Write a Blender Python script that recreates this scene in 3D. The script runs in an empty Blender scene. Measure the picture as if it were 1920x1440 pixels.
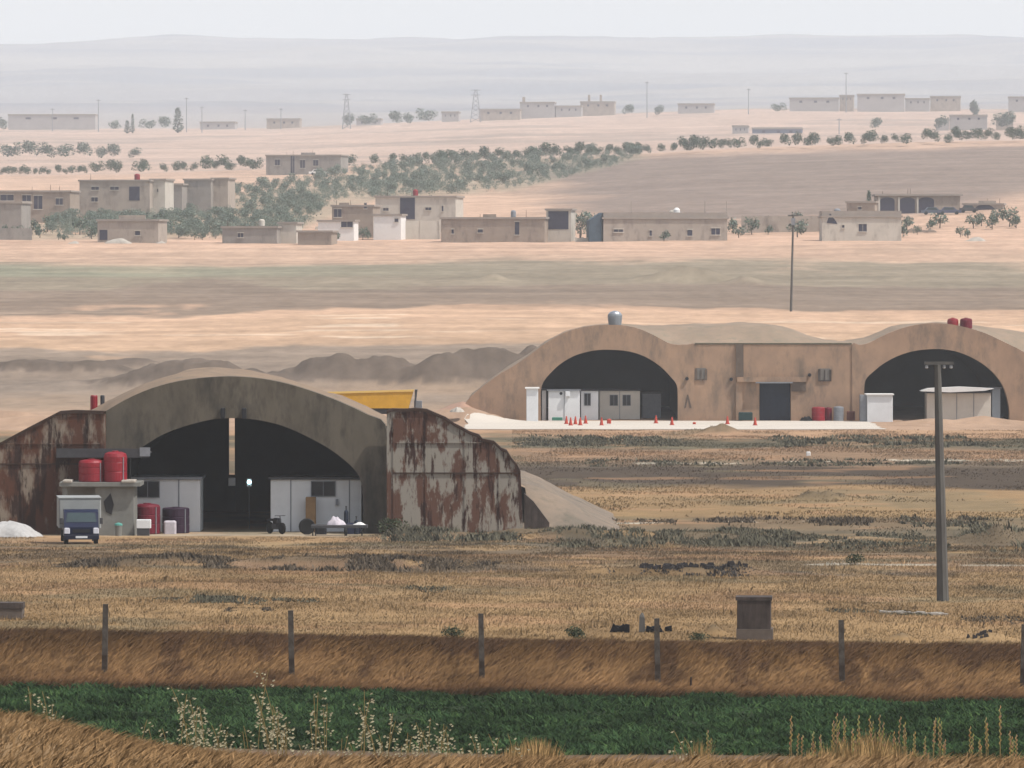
import bpy, math, random
import numpy as np
from mathutils import Vector
# ------------------------------------------------------------------ camera, sky, sun
F = 12250.0; YH = 487.0; ZC = 14.7          # focal length and eye line in pixels of the 1920 wide photograph, eye height in metres
SC = bpy.context.scene; COL = SC.collection
SC.render.engine = 'CYCLES'
cam = bpy.data.objects.new('camera', bpy.data.cameras.new('camera')); COL.objects.link(cam)
cam.data.sensor_width = 36.0; cam.data.lens = 36.0*F/1920.0
cam.data.clip_start = 0.5; cam.data.clip_end = 40000
cam.location = (0, 0, ZC)
cam.rotation_euler = (math.radians(90)-math.atan((720-YH)/F), 0, 0)
SC.camera = cam
SUN_EL, SUN_AZ = 57.0, -24.0                 # azimuth measured from +X (right) towards +Y (away)
world = bpy.data.worlds.new('World'); SC.world = world; world.use_nodes = True
wn = world.node_tree.nodes; wl = world.node_tree.links
sky = wn.new('ShaderNodeTexSky'); sky.sky_type = 'NISHITA'; sky.sun_disc = False
sky.sun_elevation = math.radians(SUN_EL); sky.sun_rotation = math.radians(90-SUN_AZ)
sky.air_density = 1.0; sky.dust_density = 2.0; sky.ozone_density = 1.0; sky.altitude = 300
hs = wn.new('ShaderNodeHueSaturation'); hs.inputs['Saturation'].default_value = 0.36
wl.new(sky.outputs[0], hs.inputs['Color'])
wl.new(hs.outputs[0], wn['Background'].inputs[0]); wn['Background'].inputs[1].default_value = 0.149
sun = bpy.data.objects.new('sun', bpy.data.lights.new('sun', 'SUN')); COL.objects.link(sun)
sun.data.energy = 3.6; sun.data.angle = math.radians(0.6); sun.data.color = (1.0, 0.955, 0.89)
ce = math.cos(math.radians(SUN_EL))
SUND = Vector((ce*math.cos(math.radians(SUN_AZ)), ce*math.sin(math.radians(SUN_AZ)), math.sin(math.radians(SUN_EL))))
sun.rotation_euler = SUND.to_track_quat('Z', 'Y').to_euler()
SC.view_settings.view_transform = 'Standard'; SC.view_settings.look = 'None'
SC.view_settings.gamma = 1.0; SC.view_settings.exposure = 0.35
HAZE_DENSITY = 0.000115
SC.cycles.volume_bounces = 2; SC.cycles.max_bounces = 8
R = random.Random(7); NR = np.random.default_rng(11)

# ------------------------------------------------------------------ helpers
def px(x, d): return (x-960.0)/F*d
def pz(y, d): return ZC-(y-YH)/F*d
def lerp(a, b, t): return a+(b-a)*t
def _h(ix, iy, s):
    n = (ix.astype(np.int64)*374761393+iy.astype(np.int64)*668265263+s*1442695041) & 0xffffffff
    n = ((n ^ (n >> 13))*1274126177) & 0xffffffff
    n = n ^ (n >> 16)
    return (n & 0xffff)/65535.0
def vn(x, y, s=0):
    x = np.asarray(x, float); y = np.asarray(y, float)
    ix = np.floor(x); iy = np.floor(y); fx = x-ix; fy = y-iy
    fx = fx*fx*(3-2*fx); fy = fy*fy*(3-2*fy)
    a = _h(ix, iy, s); b = _h(ix+1, iy, s); c = _h(ix, iy+1, s); d = _h(ix+1, iy+1, s)
    return (a+(b-a)*fx)*(1-fy)+(c+(d-c)*fx)*fy
def fbm(x, y, s=0, o=4):
    t = 0; a = 0.5; n = 0
    for k in range(o):
        t = t+a*vn(np.asarray(x)*2**k, np.asarray(y)*2**k, s+k*17); n += a; a *= .5
    return t/n
def sstep(a, b, x):
    t = np.clip((np.asarray(x, float)-a)/(b-a), 0, 1); return t*t*(3-2*t)

class MB:
    """collects shapes into one mesh"""
    def __init__(s): s.v = []; s.f = []
    def add(s, v, f):
        o = len(s.v); s.v += [tuple(p) for p in v]; s.f += [tuple(i+o for i in q) for q in f]; return s
    def box(s, x0, x1, y0, y1, z0, z1):
        return s.add([(x0,y0,z0),(x1,y0,z0),(x1,y1,z0),(x0,y1,z0),(x0,y0,z1),(x1,y0,z1),(x1,y1,z1),(x0,y1,z1)],
                     [(0,3,2,1),(4,5,6,7),(0,1,5,4),(1,2,6,5),(2,3,7,6),(3,0,4,7)])
    def bbox(s, x0, x1, y0, y1, z0, z1, b=0.03):
        """box with chamfered vertical and top edges"""
        ring = lambda i, z: [(x0+b+i,y0+i,z),(x1-b-i,y0+i,z),(x1-i,y0+b+i,z),(x1-i,y1-b-i,z),(x1-b-i,y1-i,z),(x0+b+i,y1-i,z),(x0+i,y1-b-i,z),(x0+i,y0+b+i,z)]
        v = ring(0, z0)+ring(0, z1-b)+ring(b*.8, z1)
        f = [tuple(range(7,-1,-1)), tuple(range(16,24))]
        for r in range(2):
            for k in range(8): f.append((r*8+k, r*8+(k+1)%8, r*8+8+(k+1)%8, r*8+8+k))
        return s.add(v, f)
    def prism(s, poly, y0, y1):
        """polygon in x,z pushed along y"""
        n = len(poly); v = [(p[0], y0, p[1]) for p in poly]+[(p[0], y1, p[1]) for p in poly]
        f = [tuple(range(n)), tuple(range(2*n-1, n-1, -1))]+[(i, n+i, n+(i+1)%n, (i+1)%n) for i in range(n)]
        return s.add(v, f)
    def prismx(s, poly, x0, x1):
        n = len(poly); v = [(x0, p[0], p[1]) for p in poly]+[(x1, p[0], p[1]) for p in poly]
        f = [tuple(range(n)), tuple(range(2*n-1, n-1, -1))]+[(i, n+i, n+(i+1)%n, (i+1)%n) for i in range(n)]
        return s.add(v, f)
    def tube(s, p, q, r0, r1=None, n=10, caps=True):
        r1 = r0 if r1 is None else r1
        p = Vector(p); q = Vector(q); a = (q-p).normalized()
        u = a.orthogonal().normalized(); w = a.cross(u)
        v = []
        for c, r in ((p, r0), (q, r1)):
            for k in range(n):
                t = 2*math.pi*k/n; v.append(c+u*(r*math.cos(t))+w*(r*math.sin(t)))
        f = [(k, (k+1)%n, n+(k+1)%n, n+k) for k in range(n)]
        if caps: f += [tuple(range(n-1,-1,-1)), tuple(range(n, 2*n))]
        return s.add(v, f)
    def lathe(s, prof, c=(0,0,0), n=20, axis='z', sx=1, sy=1):
        v = []; m = len(prof)
        for (r, h) in prof:
            for k in range(n):
                t = 2*math.pi*k/n; a, b = r*math.cos(t)*sx, r*math.sin(t)*sy
                v.append({'z': (c[0]+a, c[1]+b, c[2]+h), 'x': (c[0]+h, c[1]+a, c[2]+b), 'y': (c[0]+a, c[1]+h, c[2]+b)}[axis])
        f = [(i*n+k, i*n+(k+1)%n, (i+1)*n+(k+1)%n, (i+1)*n+k) for i in range(m-1) for k in range(n)]
        f += [tuple(range(n-1,-1,-1)), tuple(range((m-1)*n, m*n))]
        return s.add(v, f)
    def strip(s, outer, inner, y0, y1):
        """arched slab between two equally long polylines in x,z"""
        n = len(outer)
        v = [(p[0],y0,p[1]) for p in outer]+[(p[0],y0,p[1]) for p in inner]+[(p[0],y1,p[1]) for p in outer]+[(p[0],y1,p[1]) for p in inner]
        f = []
        for i in range(n-1):
            f += [(i,i+1,n+i+1,n+i),(2*n+i,3*n+i,3*n+i+1,2*n+i+1),(i,2*n+i,2*n+i+1,i+1),(n+i,n+i+1,3*n+i+1,3*n+i)]
        f += [(0,n,3*n,2*n),(n-1,3*n-1,4*n-1,2*n-1)]
        return s.add(v, f)
    def build(s, name, mat, parent=None, smooth=False, mats=None, fm=None):
        me = bpy.data.meshes.new(name); me.from_pydata(s.v, [], s.f); me.validate()
        o = bpy.data.objects.new(name, me); COL.objects.link(o)
        for m in (mats or [mat]): me.materials.append(m)
        if fm is not None:
            for p, i in zip(me.polygons, fm): p.material_index = i
        if smooth:
            for p in me.polygons: p.use_smooth = True
        if parent: o.parent = parent
        fix_normals(me)
        return o
def fix_normals(me):
    import bmesh
    b = bmesh.new(); b.from_mesh(me); bmesh.ops.recalc_face_normals(b, faces=b.faces); b.to_mesh(me); b.free()
def fastmesh(name, V, Fq, mat, k=3, attr=None, smooth=False):
    """numpy arrays to mesh"""
    me = bpy.data.meshes.new(name); nv = len(V); nf = len(Fq)
    me.vertices.add(nv); me.vertices.foreach_set('co', np.asarray(V, np.float32).ravel())
    me.loops.add(nf*k); me.loops.foreach_set('vertex_index', np.asarray(Fq, np.int32).ravel())
    me.polygons.add(nf); me.polygons.foreach_set('loop_start', np.arange(0, nf*k, k, dtype=np.int32))
    me.polygons.foreach_set('loop_total', np.full(nf, k, np.int32))
    if smooth: me.polygons.foreach_set('use_smooth', np.ones(nf, bool))
    me.update(calc_edges=True)
    if attr is not None:
        a = me.attributes.new('tint', 'FLOAT_COLOR', 'POINT')
        c = np.ones((nv, 4), np.float32); c[:, :3] = attr; a.data.foreach_set('color', c.ravel())
    me.materials.append(mat)
    o = bpy.data.objects.new(name, me); COL.objects.link(o); return o
def tag(o, label=None, cat=None, group=None, kind=None):
    if label: o['label'] = label
    if cat: o['category'] = cat
    if group: o['group'] = group
    if kind: o['kind'] = kind
    return o
def thing(name, label, cat, loc=(0,0,0), rz=0, group=None):
    o = bpy.data.objects.new(name, None); COL.objects.link(o); o.empty_display_size = 0.3
    o.location = loc; o.rotation_euler = (0, 0, rz); return tag(o, label, cat, group)
def dup(root, loc, rz=None, label=None, sc=None):
    r = root.copy(); COL.objects.link(r); r.location = loc
    if rz is not None: r.rotation_euler = (r.rotation_euler[0], r.rotation_euler[1], rz)
    if sc: r.scale = sc
    if label: r['label'] = label
    for ch in list(root.children):
        c = ch.copy(); COL.objects.link(c); c.parent = r
        for g in list(ch.children):
            e = g.copy(); COL.objects.link(e); e.parent = c
    return r
def nth(n):
    a = ['','first','second','third','fourth','fifth','sixth','seventh','eighth','ninth','tenth','eleventh','twelfth','thirteenth','fourteenth','fifteenth','sixteenth','seventeenth','eighteenth','nineteenth']
    if n < 20: return a[n]
    return {20:'twentieth',30:'thirtieth',40:'fortieth',50:'fiftieth',60:'sixtieth'}[n] if n % 10 == 0 else ['','','twenty','thirty','forty','fifty','sixty'][n//10]+'-'+a[n % 10]
ORD = ['leftmost','second','third','fourth','fifth','sixth','seventh','eighth','ninth','tenth','eleventh','twelfth','thirteenth','fourteenth','fifteenth','sixteenth']

# ------------------------------------------------------------------ materials
MATS = {}
def mat(name, col, rough=0.9, spec=0.15, var=0.25, scale=2.0, stretch=(1,1,1), col2=None, metal=0.0, thr=None, bump=0.0, emit=0, third=None):
    """procedural surface: noise mixes col into col2 (default a darker col); thr=(lo,hi) sets a hard edge between them"""
    if name in MATS: return MATS[name]
    m = bpy.data.materials.new(name); m.use_nodes = True; nt = m.node_tree; N = nt.nodes; L = nt.links
    b = N['Principled BSDF']; b.inputs['Roughness'].default_value = rough; b.inputs['Specular IOR Level'].default_value = spec
    b.inputs['Metallic'].default_value = metal
    tc = N.new('ShaderNodeTexCoord'); mp = N.new('ShaderNodeMapping'); mp.inputs['Scale'].default_value = stretch
    L.new(tc.outputs['Object'], mp.inputs['Vector'])
    nz = N.new('ShaderNodeTexNoise'); nz.inputs['Scale'].default_value = scale; nz.inputs['Detail'].default_value = 7; nz.inputs['Roughness'].default_value = .65
    L.new(mp.outputs[0], nz.inputs['Vector'])
    rp = N.new('ShaderNodeValToRGB'); lo, hi = thr or (0.3, 0.7)
    c2 = col2 or tuple(c*(1-var) for c in col)
    rp.color_ramp.elements[0].position = lo; rp.color_ramp.elements[0].color = (*c2, 1)
    rp.color_ramp.elements[1].position = hi; rp.color_ramp.elements[1].color = (*col, 1)
    L.new(nz.outputs['Fac'], rp.inputs['Fac'])
    out = rp.outputs['Color']
    if third:
        c3, (a3, b3), sc3, st3 = third
        mp3 = N.new('ShaderNodeMapping'); mp3.inputs['Scale'].default_value = st3; mp3.inputs['Location'].default_value = (5.3, 2.1, 7.7)
        L.new(tc.outputs['Object'], mp3.inputs['Vector'])
        n3 = N.new('ShaderNodeTexNoise'); n3.inputs['Scale'].default_value = sc3; n3.inputs['Detail'].default_value = 8; n3.inputs['Roughness'].default_value = .7
        L.new(mp3.outputs[0], n3.inputs['Vector'])
        r3 = N.new('ShaderNodeMapRange'); r3.inputs['From Min'].default_value = a3; r3.inputs['From Max'].default_value = b3
        L.new(n3.outputs['Fac'], r3.inputs['Value'])
        mx = N.new('ShaderNodeMix'); mx.data_type = 'RGBA'; L.new(r3.outputs[0], mx.inputs['Factor'])
        L.new(out, mx.inputs['A']); mx.inputs['B'].default_value = (*c3, 1); out = mx.outputs['Result']
    L.new(out, b.inputs['Base Color'])
    if bump:
        bp = N.new('ShaderNodeBump'); bp.inputs['Strength'].default_value = bump; bp.inputs['Distance'].default_value = 0.1
        L.new(nz.outputs['Fac'], bp.inputs['Height']); L.new(bp.outputs[0], b.inputs['Normal'])
    if emit:
        b.inputs['Emission Color'].default_value = (*col, 1); b.inputs['Emission Strength'].default_value = emit
    MATS[name] = m; return m
def tint_mat(name, rough=1.0, noise=0.35, scale=0.6, stretch=(1,1,1), spec=0.05, upward=0):
    """colour per vertex (kind of ground cover) broken up by procedural noise"""
    m = bpy.data.materials.new(name); m.use_nodes = True; nt = m.node_tree; N = nt.nodes; L = nt.links
    b = N['Principled BSDF']; b.inputs['Roughness'].default_value = rough; b.inputs['Specular IOR Level'].default_value = spec
    at = N.new('ShaderNodeAttribute'); at.attribute_name = 'tint'
    tc = N.new('ShaderNodeTexCoord'); mp = N.new('ShaderNodeMapping'); mp.inputs['Scale'].default_value = stretch
    L.new(tc.outputs['Object'], mp.inputs['Vector'])
    nz = N.new('ShaderNodeTexNoise'); nz.inputs['Scale'].default_value = scale; nz.inputs['Detail'].default_value = 8; nz.inputs['Roughness'].default_value = .7
    L.new(mp.outputs[0], nz.inputs['Vector'])
    mr = N.new('ShaderNodeMapRange'); mr.inputs['From Min'].default_value = .25; mr.inputs['From Max'].default_value = .75
    mr.inputs['To Min'].default_value = 1-noise; mr.inputs['To Max'].default_value = 1+noise
    L.new(nz.outputs['Fac'], mr.inputs['Value'])
    mx = N.new('ShaderNodeMix'); mx.data_type = 'RGBA'; mx.blend_type = 'MULTIPLY'; mx.inputs['Factor'].default_value = 1
    L.new(at.outputs['Color'], mx.inputs['A']); L.new(mr.outputs[0], mx.inputs['B'])
    L.new(mx.outputs['Result'], b.inputs['Base Color'])
    if upward:
        ge = N.new('ShaderNodeNewGeometry'); mv = N.new('ShaderNodeMix'); mv.data_type = 'VECTOR'; mv.inputs['Factor'].default_value = upward
        L.new(ge.outputs['Normal'], mv.inputs['A']); mv.inputs['B'].default_value = (0, 0, 1)
        vm = N.new('ShaderNodeVectorMath'); vm.operation = 'NORMALIZE'; L.new(mv.outputs['Result'], vm.inputs[0]); L.new(vm.outputs[0], b.inputs['Normal'])
    MATS[name] = m; return m
M_ground = tint_mat('ground_soil', noise=.22, scale=.5, stretch=(1, .5, 1))
M_leaf = tint_mat('leaf_blades', noise=.15, scale=1.5)
M_grass = tint_mat('grass_blades', noise=.18, scale=.35, stretch=(1, .6, 1), upward=.7)
M_crop = tint_mat('crop_leaves', noise=.25, scale=1.2, upward=.35)
M_conc1 = mat('grey_concrete', (.135,.115,.088), col2=(.08,.068,.052), scale=.55, stretch=(1,1,.45), third=((.05,.044,.036),(.48,.66),.7,(1.2,1,.4)), bump=.15)
M_conc2 = mat('brown_concrete', (.36,.235,.155), col2=(.24,.165,.118), scale=.6, stretch=(1,1,.7), third=((.15,.115,.088),(.48,.70),.5,(1.2,1,.45)), bump=.15)
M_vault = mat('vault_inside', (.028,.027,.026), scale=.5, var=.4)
M_rust = mat('rusty_painted_steel', (.24,.218,.185), col2=(.10,.05,.034), scale=1.1, stretch=(1.4,1,.5), thr=(.465,.53), third=((.04,.018,.013),(.525,.58),1.5,(1.8,1,.28)), bump=.2, rough=.8)
M_rustL = mat('heavily_rusted_steel', (.22,.18,.14), col2=(.085,.035,.02), scale=.6, stretch=(1.2,1,.5), thr=(.50,.60), third=((.035,.018,.013),(.50,.58),1.2,(1.5,1,.3)), rough=.8)
M_rustd = mat('dark_rusty_steel', (.06,.035,.025), scale=4, var=.5)
M_white = mat('white_panel', (.62,.63,.64), scale=1.2, var=.12, rough=.6)
M_cream = mat('cream_panel', (.52,.48,.42), scale=1.2, var=.14, rough=.6)
M_roofw = mat('white_roof_sheet', (.68,.67,.65), scale=2, var=.1, rough=.5)
M_dark = mat('dark_opening', (.015,.016,.02), scale=3, var=.4, rough=.4, spec=.3)
M_navy = mat('dark_blue_door', (.02,.027,.045), scale=3, var=.3, rough=.7)
M_red = mat('red_plastic', (.24,.010,.019), scale=2, var=.25, rough=.5, spec=.3)
M_dred = mat('dark_red_plastic', (.14,.012,.025), scale=2, var=.3, rough=.6)
M_purple = mat('purple_black_plastic', (.035,.018,.035), scale=2, var=.3, rough=.6)
M_block = mat('grey_block_wall', (.20,.20,.185), scale=1.3, var=.3, third=((.07,.07,.07),(.6,.75),1.6,(1,1,.6)))
M_grey = mat('grey_metal', (.22,.23,.25), scale=3, var=.25, rough=.6)
M_dgrey = mat('dark_grey_metal', (.06,.06,.065), scale=3, var=.3, rough=.6)
M_silver = mat('galvanised_metal', (.5,.52,.55), scale=3, var=.2, rough=.3, metal=.8)
M_blue = mat('blue_paint', (.0035,.008,.034), scale=3, var=.2, rough=.5, spec=.2)
M_truckbox = mat('pale_cargo_box', (.27,.28,.275), scale=2, var=.15, rough=.6)
M_glass = mat('windscreen_glass', (.03,.05,.055), scale=2, var=.3, rough=.15, spec=.6)
M_lampg = mat('headlight_glass', (.6,.6,.66), scale=5, var=.2, rough=.2, spec=.6)
M_rubber = mat('black_rubber', (.018,.018,.018), scale=5, var=.3, rough=.9)
M_yellow = mat('yellow_paint', (.62,.33,.03), scale=1.5, var=.2, rough=.6, third=((.35,.2,.05),(.6,.75),2,(1,1,.5)))
M_ochre = mat('ochre_wood', (.28,.17,.08), scale=2, var=.3)
M_pole = mat('weathered_pole_concrete', (.12,.115,.105), col2=(.075,.07,.065), scale=1.5, stretch=(1,1,.3))
M_post = mat('fence_post_concrete', (.10,.085,.07), col2=(.04,.028,.02), scale=3, stretch=(1,1,.8), thr=(.4,.6))
M_bunk = mat('dark_stained_concrete', (.085,.068,.06), col2=(.03,.024,.022), scale=2.2, stretch=(1.4,1,.4))
M_bunkp = mat('pale_concrete_base', (.13,.105,.088), scale=3, var=.3)
M_wall = mat('pale_block_plaster', (.37,.315,.265), scale=.35, var=.25, third=((.2,.17,.145),(.52,.7),.6,(1,1,.4)))
M_wall2 = mat('grey_block_plaster', (.28,.255,.23), scale=.35, var=.25, third=((.17,.155,.14),(.52,.7),.6,(1,1,.4)))
M_wall3 = mat('whitewashed_plaster', (.50,.46,.40), scale=.35, var=.2, third=((.3,.27,.235),(.52,.7),.6,(1,1,.4)))
M_wall4 = mat('brown_block_plaster', (.32,.26,.21), scale=.35, var=.25, third=((.18,.145,.12),(.52,.7),.6,(1,1,.4)))
M_farw = mat('far_hazed_plaster', (.36,.34,.33), scale=.2, var=.2)  # paled toward the ground tone, painting in some haze
M_roof = mat('roof_slab', (.30,.26,.225), scale=.4, var=.25)
M_win_shade = mat('window_and_shade_dark', (.035,.033,.06), scale=3, var=.3, rough=.4)  # also painted in as shade for arches, a recess and a cast shadow
M_bark = mat('bark', (.10,.075,.055), scale=5, var=.4)
M_gravel = mat('white_gravel', (.42,.41,.40), scale=4, var=.3, bump=.4)
M_earth = mat('sandy_earth_cover', (.27,.20,.145), col2=(.19,.15,.11), scale=.35, third=((.17,.15,.11),(.52,.7),.9,(1,1,1)), bump=.3)
M_earthg = mat('grey_earth_cover', (.22,.165,.12), col2=(.13,.11,.09), scale=.35, third=((.10,.09,.07),(.5,.7),.7,(1,1,1)), bump=.3)
M_apron = mat('pale_apron_concrete', (.50,.45,.39), scale=.15, var=.12, stretch=(1,1,1))
M_cone = mat('red_cone_plastic', (.42,.06,.04), scale=5, var=.2)
M_stone = mat('pale_stone', (.42,.38,.33), scale=5, var=.35)
M_scrap = mat('black_scrap', (.02,.02,.022), scale=6, var=.5)
M_cloth = mat('pale_sacking', (.5,.46,.5), scale=6, var=.25)
M_lamp = mat('lit_lamp', (.55,.95,1.0), emit=14, var=0)
M_green = mat('green_foliage', (.05,.075,.04), scale=4, var=.5)

# ------------------------------------------------------------------ the ground
XS = np.array([-400, 0, 480, 960, 1440, 1920, 2320.])
def row(y): return np.interp(XS, [0, 480, 960, 1440, 1920], y)
TAB = [  # distance, screen rows of the ground at x = 0, 480, 960, 1440, 1920 (or a height as one number)
 (-200, 12.9), (0, 13.0), (22, 12.95), (30, 12.4), (44, ('m',)), (48, ('m2',)), (62, 9.4), (100, 4.8), (150, 1.3),
 (180, [1380,1388,1398,1405,1412]), (204, [1288,1296,1305,1312,1318]), (206.5, [1270,1278,1287,1293,1299]), (212, [1203,1210,1219,1226,1235]), (215, [1190,1196,1205,1213,1222]), (221,[1178,1184,1192,1198,1206]),
 (262, [1093,1096,1100,1104,1108]), (300, [1045,1045,1046,1048,1050]), (348, [1003,1003,1003,1003,1003]),
 (420, 0.0), (600, -0.1), (640, 0.7), (730, 4.2), (860, 8.4), (1000, 12.9), (1150, [454,455,455,453,448]),
 (1250, [425,428,424,418,410]), (1500, [362,368,366,345,335]), (1800, [330,318,299,276,262]), (1880, [331,320,301,279,266]), (2100, [340,330,312,292,276]),
 (2600, [292,290,275,268,262]), (3100, [262,258,240,232,230]), (3550, [240,241,221,203,205]), (3700, [243,243,224,207,208]), (4200, [252,252,236,218,216]),
 (5000, [215,218,214,200,196]), (6500, [186,178,180,172,170]), (8300, [128,120,122,128,122]), (9300, [90,86,84,90,82]), (10000, [83,76,74,76,66]), (10500, [90,84,84,84,76]), (12400, [160,160,160,160,160])]
TD = np.array([t[0] for t in TAB], float)
TZ = []
for d, y in TAB:
    if isinstance(y, (int, float)): TZ.append(np.full(13, float(y)))
    else:
        xs = np.linspace(-400, 2320, 13)
        if y == ('m',): yy = np.interp(xs, [-400,0,110,200,300,430,600,1060,1130,1920], [1320,1350,1358,1388,1414,1440,1448,1452,1478,1480])
        elif y == ('m2',): yy = np.interp(xs, [-400,0,110,200,300,430,600,1060,1130,1920], [1335,1362,1370,1400,1424,1446,1450,1453,1476,1478])
        else: yy = np.interp(xs, XS, row(y))
        TZ.append(ZC-(yy-YH)/F*d)
TZ = np.array(TZ); TX = np.linspace(-400, 2320, 13)
BUMPS = [  # mounds: centre x, distance, half width, half depth, height (metres)
 (px(360,665), 665, 7.5, 5, 3.2), (px(300,668), 668, 9, 6, 1.4), (px(480,668), 668, 7, 5, 1.6), (px(655,672), 672, 8, 5, 3.3), (px(730,674), 674, 5, 5, 2.3), (px(850,670), 670, 6, 5, 3.4),
 (px(930,672), 672, 6, 6, 3.3), (px(1010,674), 674, 5, 6, 3.2), (px(60,690), 690, 7, 5, 1.4), (px(150,690), 690, 6, 5, 1.4), (px(230,700), 700, 6, 5, 1.0),
 (px(1290,960), 960, 7, 7, 2.2), (px(1400,950), 950, 3, 5, 1.2), (px(925,960), 960, 2, 4, 1.0),
 (px(1540,400), 400, 1.4, 1.2, .60), (px(1570,402), 402, .9, 1, .3), (px(1350,556), 556, 1.5, 1.5, .95), (px(1310,560), 560, 1.5, 1.5, .3),
 (px(60,580), 580, 5, 3, .9), (px(0,586), 586, 6, 3, 1.2), (px(100,576), 576, 3, 2, .8), (px(-80,580), 580, 5, 3, 1.2),
 (px(240,287), 287, 2.4, 1.5, .35), (px(330,289), 289, 2.6, 1.6, .4), (px(560,287), 287, 3, 1.5, .35), (px(700,289), 289, 3, 1.5, .3),
 (px(1100,338), 338, 4, 3, .55), (px(1000,343), 343, 3, 2.5, .45), (px(1260,335), 335, 4, 3, .5), (px(1390,338), 338, 3, 3, .4), (px(820,340), 340, 3, 2.2, .35), (px(1880,330), 330, 2.2, 3, .8),
 (px(1180,279), 279, 2.0, .9, .28), (px(1300,279), 279, 2.2, .9, .35), (px(1380,279), 279, 1.3, .9, .4),
 (px(1340,224), 224, .35, .4, .35), (px(1690,222), 222, .5, .4, .25), (px(1860,222), 222, .7, .5, .25),
 (px(870,594), 594, 3.5, 3, 1.3), (px(830,596), 596, 3, 3, 1.0), (px(1760,590), 590, 3.5, 1.2, .55), (px(1850,592), 592, 3, 1.2, .6), (px(1700,590), 590, 2, 1, .3),
]
def bump_h(X, Y):
    b = np.zeros(np.shape(X))
    for (bx, by, rx, ry, h) in BUMPS:
        q = ((X-bx)/rx)**2+((Y-by)/ry)**2
        m = q < 6
        if np.any(m): b = np.maximum(b, np.where(m, h*np.exp(-q*1.0)*(0.75+0.5*vn(X*1.3/rx*2, Y*.8, 5)), 0))
    return b
def T(X, Y):
    X = np.asarray(X, float); Y = np.asarray(Y, float); X, Y = np.broadcast_arrays(X, Y)
    dd = np.maximum(Y, 30.0); u = np.clip(960+X/dd*F, TX[0], TX[-1])
    i = np.clip(np.searchsorted(TD, Y)-1, 0, len(TD)-2)
    t = (Y-TD[i])/(TD[i+1]-TD[i]); t = np.clip(t, 0, 1)
    k = np.clip(((u-TX[0])/(TX[1]-TX[0])).astype(int), 0, 11); s = (u-TX[k])/(TX[k+1]-TX[k])
    za = TZ[i, k]*(1-s)+TZ[i, k+1]*s; zb = TZ[i+1, k]*(1-s)+TZ[i+1, k+1]*s
    z = za*(1-t)+zb*t
    z = z+bump_h(X, Y)
    z = z+np.where((Y > 640) & (Y < 720), (fbm(X/1.6, Y/3.0, 66, 4)-.5)*1.1*np.clip(bump_h(X, Y)/1.5, 0, 1), 0)
    z = z+(fbm(X/6.0, Y/9.0, 3)-.5)*np.where(Y < 60, .12, .22)*(1-sstep(560, 575, Y)*(1-sstep(610, 640, Y)))*np.where((Y > 340) & (Y < 360), .25, 1)
    z = z+(fbm(X/60.0, Y/80.0, 9)-.5)*sstep(640, 900, Y)*1.6+(fbm(X/260.0, Y/400.0, 12)-.5)*sstep(3900, 7000, Y)*22
    z = z+(fbm(X/900.0, Y/900.0, 19)-.5)*sstep(5200, 9000, Y)*18
    return z
def Tz(x, y): return float(T(np.array([x]), np.array([y]))[0])

C_ = lambda *a: np.array(a)
BANDS = [ # distance, ground cover colour
 (-200, (.24,.155,.08)), (55, (.24,.155,.08)), (62, (.15,.095,.065)), (173, (.15,.10,.075)), (175.6, (.15,.10,.07)), (176.4, (.022,.035,.014)), (202.5, (.02,.03,.014)),
 (203.3, (.055,.035,.02)), (204.3, (.15,.085,.045)), (205.5, (.22,.13,.068)), (208, (.27,.165,.085)), (210, (.19,.112,.056)), (212, (.125,.074,.038)), (214.6, (.085,.052,.03)), (215.6, (.20,.137,.076)), (240, (.205,.14,.08)), (262, (.185,.13,.076)), (281, (.175,.122,.072)), (285, (.12,.095,.073)),  # dark rows at the bank top paint in shadow among the tufts
 (293, (.11,.09,.07)), (298, (.135,.098,.066)), (320, (.105,.082,.06)), (331, (.105,.09,.07)), (349, (.105,.09,.068)), (356, (.15,.115,.08)), (366, (.13,.095,.065)), (370, (.215,.152,.088)), (415, (.22,.153,.092)), (422, (.060,.048,.040)),
 (462, (.058,.046,.038)), (470, (.105,.085,.068)), (488, (.18,.125,.088)), (508, (.205,.14,.098)), (516, (.085,.08,.06)), (541, (.09,.08,.06)), (549, (.27,.178,.123)), (568, (.31,.21,.145)), (610, (.31,.21,.145)),
 (640, (.26,.19,.135)), (664, (.19,.15,.118)), (690, (.20,.155,.12)), (735, (.22,.17,.13)), (745, (.37,.25,.165)), (800, (.41,.275,.185)), (845, (.43,.285,.195)), (856, (.195,.145,.108)), (925, (.18,.138,.105)),
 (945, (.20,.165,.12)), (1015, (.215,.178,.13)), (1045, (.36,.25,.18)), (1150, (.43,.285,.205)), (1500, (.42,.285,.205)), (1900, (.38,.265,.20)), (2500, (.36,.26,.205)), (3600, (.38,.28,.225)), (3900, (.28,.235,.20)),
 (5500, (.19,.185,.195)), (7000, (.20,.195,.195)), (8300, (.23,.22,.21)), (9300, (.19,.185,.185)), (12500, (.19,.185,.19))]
BD = np.array([b[0] for b in BANDS], float); BC = np.array([b[1] for b in BANDS])
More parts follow.
